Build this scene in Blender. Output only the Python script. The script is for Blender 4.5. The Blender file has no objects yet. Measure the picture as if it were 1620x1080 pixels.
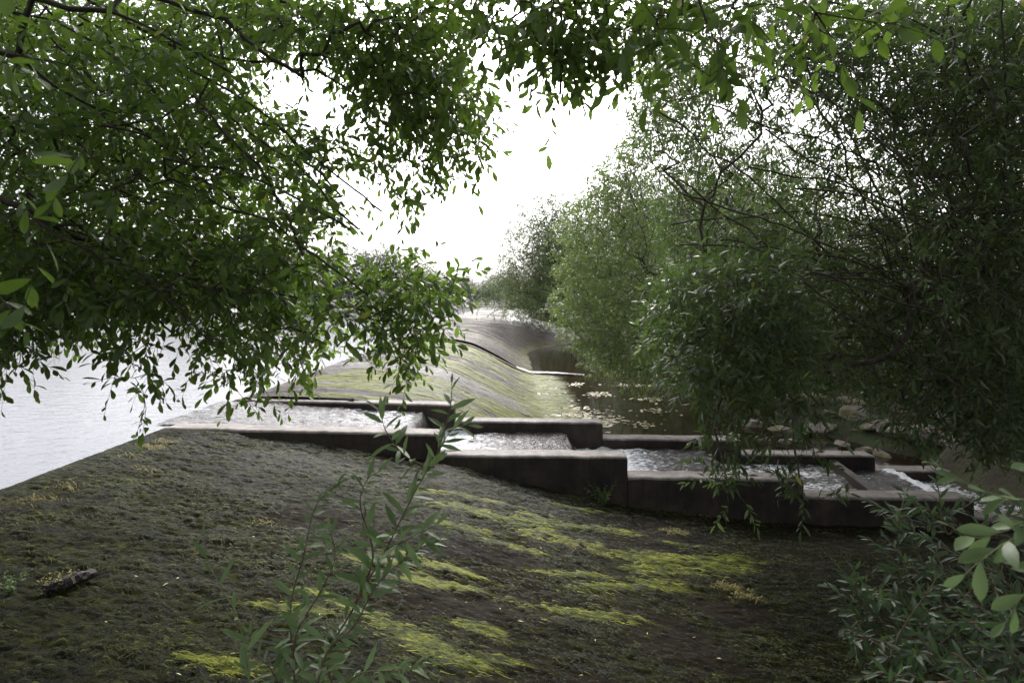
import bpy, math, random
import numpy as np
from mathutils import Vector
R = math.radians
rng = np.random.default_rng(7)
SC = bpy.context.scene
COL = SC.collection

# ------------------------------------------------------------------ camera, sky, sun, exposure
CAMZ = 2.0; F = 900.0; HX, HY = 810.0, 470.0        # lens in photo pixels, horizon row
cam = bpy.data.cameras.new('camera'); co = bpy.data.objects.new('camera', cam); COL.objects.link(co)
co.location = (0, 0, CAMZ); co.rotation_euler = (R(90), 0, 0)
cam.sensor_width = 36; cam.lens = 20; cam.shift_y = -70 / 1620
cam.clip_start = 0.05; cam.clip_end = 3000
cam.dof.use_dof = True; cam.dof.focus_distance = 8; cam.dof.aperture_fstop = 5.0
SC.camera = co
SUN_EL, SUN_AZ = R(40), R(3)
w = bpy.data.worlds.new('World'); SC.world = w; w.use_nodes = True
nt = w.node_tree; bg = nt.nodes['Background']
sky = nt.nodes.new('ShaderNodeTexSky'); sky.sky_type = 'NISHITA'; sky.sun_disc = False
sky.sun_elevation = SUN_EL; sky.sun_rotation = SUN_AZ; sky.dust_density = 6; sky.air_density = 1; sky.ozone_density = 1
hs = nt.nodes.new('ShaderNodeHueSaturation'); hs.inputs['Saturation'].default_value = 0.22
nt.links.new(sky.outputs[0], hs.inputs['Color']); mc = nt.nodes.new('ShaderNodeMix'); mc.data_type = 'RGBA'; mc.blend_type = 'MULTIPLY'; mc.inputs[0].default_value = 1; mc.inputs[7].default_value = (.97, .97, 1.02, 1)
nt.links.new(hs.outputs[0], mc.inputs[6]); nt.links.new(mc.outputs[2], bg.inputs[0])
bg.inputs[1].default_value = 0.15
sl = bpy.data.lights.new('sun', 'SUN'); so = bpy.data.objects.new('sun', sl); COL.objects.link(so)
sl.energy = 0.8; sl.angle = R(12); sl.color = (1, .96, .9)
so.rotation_euler = (-(math.pi / 2 - SUN_EL), 0, -SUN_AZ)
SC.view_settings.view_transform = 'Standard'; SC.view_settings.look = 'None'
SC.view_settings.gamma = 1; SC.view_settings.exposure = 1.35
SC.cycles.max_bounces = 8; SC.cycles.transparent_max_bounces = 6; SC.cycles.diffuse_bounces = 3
SC.cycles.glossy_bounces = 3; SC.cycles.transmission_bounces = 4
SC.cycles.sample_clamp_indirect = 6

def at(px, py, Y):
    return np.array([(px - HX) / F * Y, Y, CAMZ - (py - HY) / F * Y])

# ------------------------------------------------------------------ noise
def _h(ix, iy, s):
    n = (ix.astype(np.int64) * 374761393 + iy.astype(np.int64) * 668265263 + s * 1442695041) & 0x7fffffff
    n = ((n ^ (n >> 13)) * 1274126177) & 0x7fffffff
    n = n ^ (n >> 16)
    return (n & 0xffff) / 65535.0
def vn(x, y, s=0):
    x = np.asarray(x, float); y = np.asarray(y, float)
    ix = np.floor(x); iy = np.floor(y); fx = x - ix; fy = y - iy
    fx = fx * fx * (3 - 2 * fx); fy = fy * fy * (3 - 2 * fy)
    a = _h(ix, iy, s); b = _h(ix + 1, iy, s); c = _h(ix, iy + 1, s); d = _h(ix + 1, iy + 1, s)
    return (a * (1 - fx) + b * fx) * (1 - fy) + (c * (1 - fx) + d * fx) * fy
def fbm(x, y, o=4, s=0):
    t = 0; a = .5; n = 0
    for k in range(o):
        t = t + a * vn(x * 2 ** k + 13.7 * k, y * 2 ** k - 7.3 * k, s + k); n += a; a *= .5
    return t / n
def sstep(a, b, x):
    t = np.clip((np.asarray(x, float) - a) / (b - a), 0, 1); return t * t * (3 - 2 * t)

# ------------------------------------------------------------------ object helpers
def tag(o, label=None, cat=None, group=None, kind=None):
    if label: o['label'] = label
    if cat: o['category'] = cat
    if group: o['group'] = group
    if kind: o['kind'] = kind
    return o
def empty(name, loc):
    o = bpy.data.objects.new(name, None); COL.objects.link(o); o.location = tuple(float(v) for v in loc); o.empty_display_size = .2
    return o
def build(name, V, faces, mats, parent=None, origin=(0, 0, 0), smooth=True, attrs=None, mi=None):
    V = np.asarray(V, np.float32) - np.asarray(origin, np.float32)
    me = bpy.data.meshes.new(name)
    faces = [np.asarray(f, np.int32) for f in faces if len(f)]
    nl = sum(f.size for f in faces); nf = sum(len(f) for f in faces)
    me.vertices.add(len(V)); me.vertices.foreach_set('co', V.ravel())
    me.loops.add(nl); me.polygons.add(nf)
    me.loops.foreach_set('vertex_index', np.concatenate([f.ravel() for f in faces]))
    st = []; c = 0
    for f in faces:
        k = f.shape[1]; st.append(np.arange(len(f)) * k + c); c += f.size
    me.polygons.foreach_set('loop_start', np.concatenate(st).astype(np.int32))
    if mi is not None: me.polygons.foreach_set('material_index', np.asarray(mi, np.int32))
    me.update(calc_edges=True)
    me.polygons.foreach_set('use_smooth', np.full(nf, smooth))
    for k, v in (attrs or {}).items():
        a = me.attributes.new(k, 'FLOAT', 'POINT'); a.data.foreach_set('value', np.asarray(v, np.float32))
    for m in (mats if isinstance(mats, (list, tuple)) else [mats]): me.materials.append(m)
    o = bpy.data.objects.new(name, me); COL.objects.link(o)
    if parent is not None: o.parent = parent
    else: o.location = tuple(float(v) for v in origin)
    return o
def grid_faces(nx, ny):
    i = np.arange(nx - 1)[:, None] * ny + np.arange(ny - 1)[None, :]
    i = i.ravel()
    return np.stack([i, i + ny, i + ny + 1, i + 1], 1)
def grid(name, xs, ys, zf, mats, parent=None, attrs=None, **k):
    X, Y = np.meshgrid(xs, ys, indexing='ij')
    Z = zf(X, Y)
    V = np.stack([X, Y, Z], -1).reshape(-1, 3)
    at_ = {n: f(X, Y).ravel() for n, f in (attrs or {}).items()}
    return build(name, V, [grid_faces(len(xs), len(ys))], mats, parent, attrs=at_, **k)

# ------------------------------------------------------------------ materials
def new_mat(name):
    m = bpy.data.materials.new(name); m.use_nodes = True
    return m, m.node_tree, m.node_tree.nodes['Principled BSDF']
def N(t, kind, **kw):
    n = t.nodes.new('ShaderNode' + kind)
    for k, v in kw.items():
        if k in n.inputs: n.inputs[k].default_value = v
        else: setattr(n, k, v)
    return n
def L(t, a, b): t.links.new(a, b)
def ramp(t, fac, stops):
    r = t.nodes.new('ShaderNodeValToRGB'); e = r.color_ramp.elements
    while len(e) < len(stops): e.new(.5)
    for q, (p, c) in zip(e, stops): q.position = p; q.color = (*c, 1)
    t.links.new(fac, r.inputs[0]); return r.outputs[0]
def mixc(t, fac, a, b, mode='MIX'):
    m = t.nodes.new('ShaderNodeMix'); m.data_type = 'RGBA'; m.blend_type = mode
    for s, v in ((m.inputs[0], fac), (m.inputs[6], a), (m.inputs[7], b)):
        if hasattr(v, 'is_output'): t.links.new(v, s)
        elif isinstance(v, (int, float)): s.default_value = v
        else: s.default_value = (*v, 1)
    return m.outputs[2]
def coords(t, scale=(1, 1, 1)):
    tc = N(t, 'TexCoord'); mp = N(t, 'Mapping'); mp.inputs['Scale'].default_value = scale
    L(t, tc.outputs['Object'], mp.inputs[0]); return mp.outputs[0]
def noise(t, vec, scale, detail=4, rough=.55):
    n = N(t, 'TexNoise', Scale=scale, Detail=detail, Roughness=rough); L(t, vec, n.inputs['Vector']); return n.outputs[0]
def mth(t, op, a, b=0.0):
    m = N(t, 'Math', operation=op)
    for s, v in ((m.inputs[0], a), (m.inputs[1], b)):
        if hasattr(v, 'is_output'): L(t, v, s)
        else: s.default_value = v
    return m.outputs[0]
def attr(t, name):
    a = N(t, 'Attribute', attribute_name=name); return a.outputs['Fac']
def bump(t, p, h, strength, dist):
    b = N(t, 'Bump', Strength=strength, Distance=dist); L(t, h, b.inputs['Height']); L(t, b.outputs[0], p.inputs['Normal'])

def leaf_mat(name, dark, light, back, trans, rough=.42, tw=.35, yellow=(.35, .3, .03)):
    m, t, p = new_mat(name)
    tint = attr(t, 'tint')
    c = ramp(t, tint, [(0, dark), (.9, light), (.985, light), (1, yellow)])
    g = N(t, 'NewGeometry')
    cb = mixc(t, g.outputs['Backfacing'], c, mixc(t, .65, c, back))
    L(t, cb, p.inputs['Base Color']); p.inputs['Roughness'].default_value = rough
    p.inputs['Specular IOR Level'].default_value = .5
    tr = N(t, 'BsdfTranslucent'); L(t, mixc(t, .5, c, trans), tr.inputs[0])
    mx = N(t, 'MixShader'); mx.inputs[0].default_value = tw
    L(t, p.outputs[0], mx.inputs[1]); L(t, tr.outputs[0], mx.inputs[2])
    L(t, mx.outputs[0], t.nodes['Material Output'].inputs[0])
    return m
M_broad = leaf_mat('sallow_leaf', (.025, .046, .008), (.085, .135, .022), (.12, .17, .08), (.26, .44, .05), tw=.45)
M_willow = leaf_mat('willow_leaf', (.018, .034, .009), (.065, .10, .028), (.14, .18, .10), (.17, .28, .05), rough=.45)
M_willow.node_tree.nodes['Principled BSDF'].inputs['Specular IOR Level'].default_value = .35
M_pale = leaf_mat('grey_willow_leaf', (.055, .10, .028), (.15, .22, .075), (.2, .25, .17), (.14, .22, .08), rough=.5)
M_mid = leaf_mat('far_willow_leaf', (.04, .075, .018), (.15, .21, .055), (.2, .25, .12), (.26, .38, .07), rough=.5)
M_far = leaf_mat('far_leaf', (.04, .07, .03), (.11, .16, .06), (.15, .2, .11), (.13, .2, .06), rough=.6)
M_bush = leaf_mat('bush_leaf', (.014, .03, .010), (.045, .08, .026), (.09, .12, .07), (.08, .16, .03), rough=.55)
M_fallen = leaf_mat('fallen_leaf', (.3, .25, .05), (.5, .45, .2), (.5, .48, .35), (.4, .35, .1), rough=.6, tw=.1)

def bark_mat(name, a, b, lichen=0.0):
    m, t, p = new_mat(name); v = coords(t)
    n = noise(t, v, 14, 5); c = ramp(t, n, [(.3, a), (.7, b)])
    if lichen:
        l = ramp(t, noise(t, v, 5.5, 4, .7), [(.60, (0, 0, 0)), (.66, (1, 1, 1))])
        c = mixc(t, mth(t, 'MULTIPLY', l, lichen), c, (.28, .2, .03))
    L(t, c, p.inputs['Base Color']); p.inputs['Roughness'].default_value = .85
    bump(t, p, noise(t, coords(t, (1, 1, .35)), 40, 4), .6, .02)
    return m
M_bark = bark_mat('bark', (.022, .018, .013), (.07, .058, .043))
M_barkL = bark_mat('lichened_bark', (.025, .02, .015), (.085, .07, .05), .8)
M_shoot = bark_mat('green_shoot', (.09, .1, .04), (.17, .18, .07))
M_stem = bark_mat('red_brown_stem', (.05, .035, .02), (.12, .08, .045))

# mossy weir face
def slope_mat(name, near):
    m, t, p = new_mat(name)
    v = coords(t); vs = coords(t, (.35, 1, 1))
    g = attr(t, 'green'); wet = attr(t, 'wet')
    if near:
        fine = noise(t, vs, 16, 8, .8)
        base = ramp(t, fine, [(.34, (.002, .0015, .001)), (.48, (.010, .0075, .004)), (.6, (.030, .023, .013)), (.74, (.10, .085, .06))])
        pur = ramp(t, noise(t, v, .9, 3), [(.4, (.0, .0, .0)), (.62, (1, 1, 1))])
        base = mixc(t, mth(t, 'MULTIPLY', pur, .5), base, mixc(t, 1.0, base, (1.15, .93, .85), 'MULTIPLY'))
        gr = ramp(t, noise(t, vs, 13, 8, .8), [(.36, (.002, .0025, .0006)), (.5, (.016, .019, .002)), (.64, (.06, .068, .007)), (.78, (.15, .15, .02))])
    else:
        fine = noise(t, coords(t, (.2, 1, 1)), 12, 8, .8)
        base = ramp(t, fine, [(.36, (.010, .007, .004)), (.5, (.052, .040, .028)), (.64, (.15, .125, .10))])
        gr = ramp(t, noise(t, coords(t, (.08, 1, 1)), 9, 5, .65), [(.38, (.02, .02, .007)), (.52, (.11, .105, .025)), (.66, (.28, .25, .06))])
    c = mixc(t, g, base, gr)
    if near:
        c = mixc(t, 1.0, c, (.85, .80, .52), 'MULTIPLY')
        c = mixc(t, attr(t, 'weed'), c, ramp(t, noise(t, coords(t, (.3, 1.6, 1)), 22, 6, .75), [(.36, (.02, .025, .003)), (.5, (.13, .16, .012)), (.64, (.40, .43, .035))]))
    L(t, c, p.inputs['Base Color'])
    rr = N(t, 'MapRange'); L(t, wet, rr.inputs[0]); rr.inputs[3].default_value = .9; rr.inputs[4].default_value = .45
    L(t, rr.outputs[0], p.inputs['Roughness'])
    p.inputs['Specular IOR Level'].default_value = .12 if near else .3
    bump(t, p, noise(t, coords(t, (.3, 1, 1)), 24 if near else 16, 7, .8), 1.0, .045 if near else .08)
    return m
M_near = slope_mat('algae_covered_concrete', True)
M_fars = slope_mat('wet_weir_concrete', False)

def weed_mat(name, stops):
    m, t, p = new_mat(name)
    L(t, ramp(t, attr(t, 'tint'), stops), p.inputs['Base Color']); p.inputs['Roughness'].default_value = .55
    return m
M_weed = weed_mat('yellow_green_weed', [(0, (.025, .033, .004)), (.5, (.16, .19, .014)), (1, (.45, .45, .05))])
M_moss = weed_mat('olive_moss', [(0, (.002, .0025, .0006)), (.5, (.030, .034, .003)), (1, (.15, .165, .012))])
M_rust = weed_mat('ochre_moss', [(0, (.08, .055, .012)), (.5, (.22, .18, .035)), (1, (.36, .33, .09))])

def concrete(name, a, b):
    m, t, p = new_mat(name); v = coords(t)
    c = ramp(t, noise(t, v, 3, 6, .7), [(.3, a), (.7, b)])
    c = mixc(t, .6, c, mixc(t, ramp(t, noise(t, coords(t, (1, 1, .12)), 9, 5, .75), [(.35, (0, 0, 0)), (.65, (1, 1, 1))]), (.25, .25, .22), (1, 1, 1)), 'MULTIPLY')
    c = mixc(t, .5, c, mixc(t, noise(t, v, 60, 4, .8), (.2, .19, .18), (1, 1, 1)), 'MULTIPLY')
    L(t, c, p.inputs['Base Color']); p.inputs['Roughness'].default_value = .75
    bump(t, p, noise(t, v, 45, 5, .7), .6, .012)
    return m
M_top = concrete('worn_concrete_top', (.14, .12, .10), (.44, .39, .35))
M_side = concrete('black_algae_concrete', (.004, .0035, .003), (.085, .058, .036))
M_kerbtop = concrete('stained_concrete', (.16, .14, .1), (.32, .28, .2))

def water_mat(name, col, rough, bs, bd, sc=(1, 1, 1), scale=6):
    m, t, p = new_mat(name)
    p.inputs['Base Color'].default_value = (*col, 1); p.inputs['Roughness'].default_value = rough
    p.inputs['IOR'].default_value = 1.33; p.inputs['Specular IOR Level'].default_value = .5
    h = mth(t, 'ADD', noise(t, coords(t, sc), scale, 3, .5), mth(t, 'MULTIPLY', noise(t, coords(t, sc), scale * 4.7, 3, .55), .35))
    bump(t, p, h, bs, bd)
    return m
M_river = water_mat('river_water', (.11, .115, .13), .1, .5, .03, (.7, 1.2, 1), 4)
M_pool = water_mat('peaty_pool_water', (.018, .011, .005), .03, .1, .0025, (1, 1, 1), 4)
M_pool.node_tree.nodes['Principled BSDF'].inputs['Specular IOR Level'].default_value = .3; M_pool.node_tree.nodes['Principled BSDF'].inputs['Roughness'].default_value = .1
m, t, p = new_mat('rushing_water'); M_rush = m
fo = attr(t, 'foam_glint')
nz = noise(t, coords(t, (.7, 1.6, 1)), 11, 7, .78)
msk = mth(t, 'ADD', mth(t, 'SUBTRACT', nz, .93), mth(t, 'MULTIPLY', fo, .85))
msk = ramp(t, msk, [(0, (0, 0, 0)), (.14, (1, 1, 1))])
L(t, mixc(t, msk, (.03, .027, .022), (.8, .82, .84)), p.inputs['Base Color'])
rr = N(t, 'MapRange'); L(t, msk, rr.inputs[0]); rr.inputs[3].default_value = .07; rr.inputs[4].default_value = .5
L(t, rr.outputs[0], p.inputs['Roughness']); p.inputs['IOR'].default_value = 1.33
bump(t, p, noise(t, coords(t, (.6, 1.2, 1)), 9, 6, .72), 1.0, .06)

m, t, p = new_mat('bank_soil'); M_soil = m
v = coords(t)
c = ramp(t, noise(t, v, 1.2, 6, .65), [(.3, (.03, .024, .016)), (.5, (.06, .055, .025)), (.7, (.06, .09, .03))])
L(t, c, p.inputs['Base Color']); p.inputs['Roughness'].default_value = .9
bump(t, p, noise(t, v, 12, 5, .7), .8, .05)
m, t, p = new_mat('pale_stone'); M_stone = m
v = coords(t)
c = ramp(t, noise(t, v, 5, 6, .65), [(.3, (.10, .08, .06)), (.5, (.30, .25, .21)), (.7, (.50, .44, .40))])
c = mixc(t, ramp(t, noise(t, v, 2.1, 4), [(.5, (0, 0, 0)), (.62, (1, 1, 1))]), c, (.17, .15, .05))
L(t, c, p.inputs['Base Color']); p.inputs['Roughness'].default_value = .8
bump(t, p, noise(t, v, 25, 5, .7), .6, .02)
M_log = bark_mat('rotten_wood', (.008, .006, .005), (.03, .022, .016))
M_float = weed_mat('floating_leaves', [(0, (.12, .12, .04)), (.5, (.3, .27, .12)), (1, (.45, .36, .22))])

# ------------------------------------------------------------------ ground shape
NX = np.array([-12, -5.9, -5.6, -5.3, -4.4, -2.6, -1.05, .4, 1.77, 3.2, 4.6, 7, 30])
NZ = np.array([-1.6, -.5, -.08, .03, -.04, -.27, -.5, -.86, -1.16, -1.35, -1.44, -1.5, -1.5])
FX = np.array([-12, -5.9, -5.6, -5.3, -4.6, -3.4, -2.4, -1.7, -.6, .3, .9, 1.6, 30])
FZ = np.array([-1.6, -.5, -.08, .02, .05, .02, -.08, -.25, -.8, -1.27, -1.5, -1.65, -1.7])
_x = np.linspace(-12, 30, 2101)
def _sm(z, w):
    k = np.hanning(w); k /= k.sum(); return np.convolve(np.pad(z, w // 2, mode='edge'), k, mode='valid')[:len(_x)]
_nz = _sm(np.interp(_x, NX, NZ), 45); _fz = _sm(np.interp(_x, FX, FZ), 41)
def near_z(X, Y): return np.interp(X, _x, _nz)
def stretch(Y): return 1 + 1.0 * sstep(35, 50, Y)
def crest_x(Y): return -5.3 - .4 * np.sin(np.asarray(Y) * .045)
def far_z(X, Y):
    s = stretch(Y); u = -5.3 + (np.asarray(X) + 5.3) / s
    z = np.interp(u, _x, _fz)
    return z + np.where(np.asarray(Y) > 25.9, .13, 0) * sstep(1.2, -1, u)
def wall_x(Y):
    return np.interp(Y, [-50, 4, 8, 12, 16, 20, 30, 42, 52, 58, 90, 300], [9, 9, 11, 10.2, 8.6, 8.5, 10, 12, 11, 3, 3, 3])
def terrain(X, Y):
    bank = .35 + .5 * fbm(X * .15, Y * .15, 3, 5) - .25 + .06 * fbm(X * 2, Y * 2, 3, 9)
    far = sstep(97, 103, Y + 4 * np.sin(X * .06)); lf = sstep(-150, -160, X)
    up = sstep(-5.2, -5.9, X) * sstep(1.7, 1.9, Y) * (1 - far) * (1 - lf)
    xr = wall_x(Y)
    dn = (1 - sstep(xr - 3.2, xr, X)) * sstep(-5.6, -5.0, X) * sstep(1.7, 1.9, Y) * (1 - far)
    rm = np.clip(up + dn, 0, 1)
    low = sstep(11.3, 11.9, Y) * (1 - sstep(17.5, 20, Y)) * (1 - sstep(12, 16, X)) * sstep(4, 5, X)
    bank = bank * (1 - low) + (-1.22 + .25 * fbm(X * .9, Y * .9, 3, 66)) * low
    rough = .12 * fbm(X * .8, Y * .8, 3, 4)
    return bank * (1 - rm) + (-2.3 + rough) * rm
xs = np.unique(np.concatenate([np.linspace(-400, -60, 30), np.linspace(-60, -12, 40), np.linspace(-12, 20, 160), np.linspace(20, 60, 30), np.linspace(60, 400, 30)]))
ys = np.unique(np.concatenate([np.linspace(-60, -4, 20), np.linspace(-4, 30, 150), np.linspace(30, 120, 90), np.linspace(120, 500, 30)]))
tag(grid('ground', xs, ys, terrain, M_soil), kind='structure')

# river upstream
def riv_z(X, Y): return -0.012 + 0 * X
tag(grid('river', np.linspace(-170, -5.2, 60), np.linspace(1.8, 110, 60), riv_z, M_river), kind='structure')
tag(grid('downstream_pool', np.linspace(-1.0, 13, 40), np.linspace(11.2, 60, 60), lambda X, Y: -1.5 + 0 * X, M_pool), kind='structure')

# ------------------------------------------------------------------ the weir
weir = empty('weir', (-5.3, 8.8, 0))
tag(weir, 'long curved concrete weir slope covered in algae and yellow green weed', 'weir')
def moss_mask(X, Y):
    return np.maximum(moss_base(X, Y), .9 * weed_soft(X, Y))
def moss_base(X, Y):
    a = fbm(X * .55, Y * .8, 4, 11)
    m = sstep(.40, .56, a)
    # moss belt from left bottom towards centre; bare dark apron on the right
    m = np.maximum(m, .75 * sstep(.42, .6, fbm(X * 1.4, Y * 2.6, 3, 12)))
    m = m * (1 - .7 * sstep(2.2, 5, X - (6.5 - Y) * .5))
    return np.clip(m * .95 + .12 * sstep(.5, .7, fbm(X * 2.2, Y * 3, 3, 19)), 0, 1)
def on_near(px, py):
    Y = 6.0
    for _ in range(30):
        X = (px - HX) / F * Y; Y = .5 * Y + .5 * (CAMZ - float(near_z(X, Y))) * F / (py - HY)
    return (px - HX) / F * Y, Y
TRAILS = [(660, 776, 800, 800, .05, 500), (720, 806, 880, 835, .1, 1500), (830, 815, 1010, 845, .07, 900), (830, 840, 960, 872, .12, 1500),
        (960, 878, 1060, 880, .03, 300), (1000, 886, 1190, 886, .09, 1300), (1010, 905, 1195, 900, .1, 1500), (910, 930, 1080, 934, .05, 700), (1010,922,1080,926,.03,250),
        (915, 965, 1010, 980, .05, 500), (640, 880, 760, 915, .04, 500), (600, 985, 730, 1045, .06, 900), (700, 1040, 810, 1050, .05, 200), (420, 955, 520, 975, .03, 120),
        (280, 1050, 420, 1062, .03, 260), (640, 920, 760, 935, .04, 300), (560, 880, 640, 905, .04, 250),
        (690, 800, 760, 812, .02, 160), (880, 800, 960, 812, .02, 160), (760, 850, 860, 876, .03, 260), (700, 830, 780, 842, .03, 200), (1060, 862, 1120, 868, .02, 120), (860, 905, 960, 918, .03, 260), (740, 990, 800, 1010, .03, 200), (480, 940, 560, 968, .03, 200), (820, 955, 900, 965, .02, 120)]
_tr = [(on_near(a, b), on_near(c_, d_), e) for a, b, c_, d_, e, _ in TRAILS]
def weed_soft(X, Y):
    m = np.zeros(np.shape(X))
    for (ax, ay), (bx, by), wd in _tr:
        t_ = np.clip((X - ax) / (bx - ax), 0, 1); ex = np.maximum(np.maximum(ax - X, X - bx), 0)
        m = np.maximum(m, 1 - sstep(.3, 1.8, np.abs(Y - (ay + (by - ay) * t_)) / (wd + .13) + ex / .4))
    return m * sstep(.35, .6, fbm(X * 2, Y * 9, 3, 49))
def weed_near(X, Y):
    m = np.zeros(np.shape(X)); j = (fbm(X * 1.2, Y * 1.5, 3, 97) - .5) * .25
    for (ax, ay), (bx, by), wd in _tr:
        t_ = np.clip((X - ax) / (bx - ax), 0, 1); ex = np.maximum(np.maximum(ax - X, X - bx), 0)
        dd = np.abs(Y + j - (ay + (by - ay) * t_)) / (wd * .7 + .018) + ex / .25
        m = np.maximum(m, 1 - sstep(.35, 1.5, dd))
    return m * sstep(.40, .56, fbm(X * 1.8, Y * 26 - X * 3, 4, 41)) * (.35 + .65 * sstep(.35, .6, fbm(X * 3, Y * 4, 3, 45)))
def near_surf(X, Y):
    z = near_z(X, Y)
    on = sstep(-5.5, -4.9, X)
    lump = fbm(X * 2.6, Y * 6, 3, 31) - .5; fine = fbm(X * 11, Y * 24, 3, 37) - .5
    return z + on * (lump * .05 + fine * .026 * (1 + moss_mask(X, Y)))
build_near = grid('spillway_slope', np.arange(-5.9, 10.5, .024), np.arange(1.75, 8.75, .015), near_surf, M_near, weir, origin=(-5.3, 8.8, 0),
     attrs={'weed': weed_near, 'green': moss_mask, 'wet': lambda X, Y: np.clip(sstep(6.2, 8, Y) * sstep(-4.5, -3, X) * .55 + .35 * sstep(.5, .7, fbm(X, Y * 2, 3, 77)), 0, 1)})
def weed_far(X, Y):
    u = -5.3 + (X + 5.3) / stretch(Y)
    a = fbm(X * .25, Y * 1.1, 4, 51)
    m = sstep(.40, .58, a) * (.25 + .75 * sstep(.42, .56, fbm(X * .5, Y * 16 - X * 1.2, 3, 57))) * np.where(Y < 26, 1, .6 * sstep(.45, .6, a))
    m = np.maximum(m, sstep(-.1, .7, u) * .9)
    return np.clip(m * .85 * sstep(-4.8, -4.2, u) + .5 * sstep(.55, .65, fbm(X, Y * .5, 3, 53)) * sstep(-4.2, -4.8, u), 0, 1)
def far_surf(X, Y):
    z = far_z(X, Y)
    return z + sstep(-5.5, -5, X) * ((fbm(X * .8, Y * 5, 3, 61) - .5) * .07 + (fbm(X * 2.5, Y * 12, 3, 67) - .5) * .06)
yy = np.unique(np.concatenate([np.arange(11.15, 25.45, .04)]))
grid('spillway_slope', np.arange(-5.9, 2.6, .05), yy, far_surf, M_fars, weir, origin=(-5.3, 8.8, 0),
     attrs={'green': weed_far, 'wet': lambda X, Y: .45 + .5 * sstep(.45, .6, fbm(X * .5, Y * 1.5, 3, 71))})
yy = np.unique(np.concatenate([np.arange(26.1, 45, .1), np.arange(45, 99, .4)]))
def far_surf2(X, Y): return far_surf(X, Y)
grid('spillway_slope', np.arange(-5.9, 12, .09), yy, far_surf2, M_fars, weir, origin=(-5.3, 8.8, 0),
     attrs={'green': weed_far, 'wet': lambda X, Y: np.maximum(.2 + .45 * sstep(.4, .55, fbm(X * .3, Y * .8, 3, 71)), 1.6 * sstep(33, 38, Y) * sstep(-1.5, 1, X))})
# profile-following solids: the kerb, the raised face behind its channel
def profile_solid(name, y0, y1, dz, mats, parent, x0=-5.6, x1=1.3, depth=.6, add=0.0):
    xs_ = np.arange(x0, x1, .1); V = []; Fq = []; mi = []
    for x in xs_:
        z = float(np.interp(x, _x, _fz)) + dz + add * float(sstep(1.2, -1, x))
        V += [(x, y0, z - depth), (x, y0, z - .02), (x, y0 + .02, z), (x, y1 - .02, z), (x, y1, z - .02), (x, y1, z - depth)]
    n = len(xs_)
    for i in range(n - 1):
        for k in range(5):
            a = i * 6 + k; Fq.append((a, a + 1, a + 7, a + 6)); mi.append(1 if k in (0, 4) else 0)
    e = [(0, 1, 2, 3, 4, 5)[::-1], tuple((n - 1) * 6 + q for q in range(6))]
    V = np.array(V); Fq = np.array(Fq)[:, ::-1]
    return build(name, V, [Fq, np.array(e)], mats, parent, origin=(-5.3, 8.8, 0), smooth=False, mi=mi + [1, 1])
profile_solid('channel_kerb', 25.25, 25.5, .07, [M_kerbtop, M_side], weir)
profile_solid('step_face', 26.0, 26.14, .0, [M_kerbtop, M_side], weir, add=.15)
profile_solid('channel_floor', 25.5, 26.0, -.12, [M_side, M_side], weir)

# jet of white water leaving the channel
xs_ = np.arange(.2, 3.3, .04); ys_ = np.arange(25.48, 25.96, .03)
def jet_z(X, Y):
    b = np.maximum(np.interp(X, _x, _fz) + .0, -1.48)
    return b + .06 * np.exp(-((X - 1.0) / 1.2) ** 2) + .06 * fbm(X * 5, Y * 9, 3, 81) * sstep(3.6, 2.0, X) - .03 * sstep(2, 3.6, X) + .01
tag(grid('white_water', xs_, ys_ - .0, jet_z, M_rush, attrs={'foam_glint': lambda X, Y: 1.0 - .55 * sstep(1.0, 3.2, X) - .45 * np.abs((Y - 25.72) / .24) ** 2}), kind='structure')

# ------------------------------------------------------------------ fish ladder
YN0, YN1, YF0, YF1 = 8.6, 8.98, 10.95, 11.33
lad = empty('fish_ladder', (-5.2, 9.8, -.1))
tag(lad, 'stepped concrete fish ladder channel crossing the weir from left to right', 'fish ladder')
def wall_seg(name, x0, x1, y0, y1, za, zb, parent, mats=(M_top, M_side), bot=-2.3, bev=.035, cov=.0):
    n = max(2, int((x1 - x0) / .07)); xs_ = np.linspace(x0, x1, n); xs_ = np.unique(np.concatenate([[x0, x0 + .012, x0 + bev], xs_[1:-1], [x1 - bev, x1 - .012, x1]]))
    V = []; rings = len(xs_)
    ph = rng.random() * 50
    for x in xs_:
        z = za + (zb - za) * (x - x0) / (x1 - x0) + .022 * (float(fbm(x * 3 + ph, ph, 3, 3)) - .5)
        e = min(x - x0, x1 - x); ins = bev * (1 - math.sqrt(max(0, 1 - (1 - min(1, e / bev)) ** 2))) if e < bev else 0
        j = .026 * (float(fbm(x * 7 + ph, 3, 4, 8)) - .5)
        z -= ins
        V += [(x, y0 + ins * .5, bot), (x, y0 + ins * .5 + j, z - bev), (x, y0 + .011 + ins * .5 + j, z - .012), (x, y0 + bev + j, z), (x, y1 - bev, z), (x, y1 - .011 - ins * .5, z - .012), (x, y1 - ins * .5, z - bev), (x, y1 - ins * .5, bot)]
    Fq = []; mi = []
    for i in range(rings - 1):
        for k in range(7):
            a = i * 8 + k; Fq.append((a, a + 8, a + 9, a + 1)); mi.append(1 if k in (0, 6) else 0)
    V = np.array(V)
    return build(name, V, [np.array(Fq), np.array([list(range(8)), [(rings - 1) * 8 + q for q in range(8)][::-1]])], list(mats), parent,
                 origin=(-5.2, 9.8, -.1), smooth=False, mi=mi + [1, 1])
SEG = [(-5.25, -1.12, .03, -.07), (-1.118, 1.75, -.38, -.41), (1.752, 4.42, -.72, -.75), (4.422, 7.0, -1.02, -1.05), (7.002, 10.6, -1.33, -1.36)]
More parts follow.
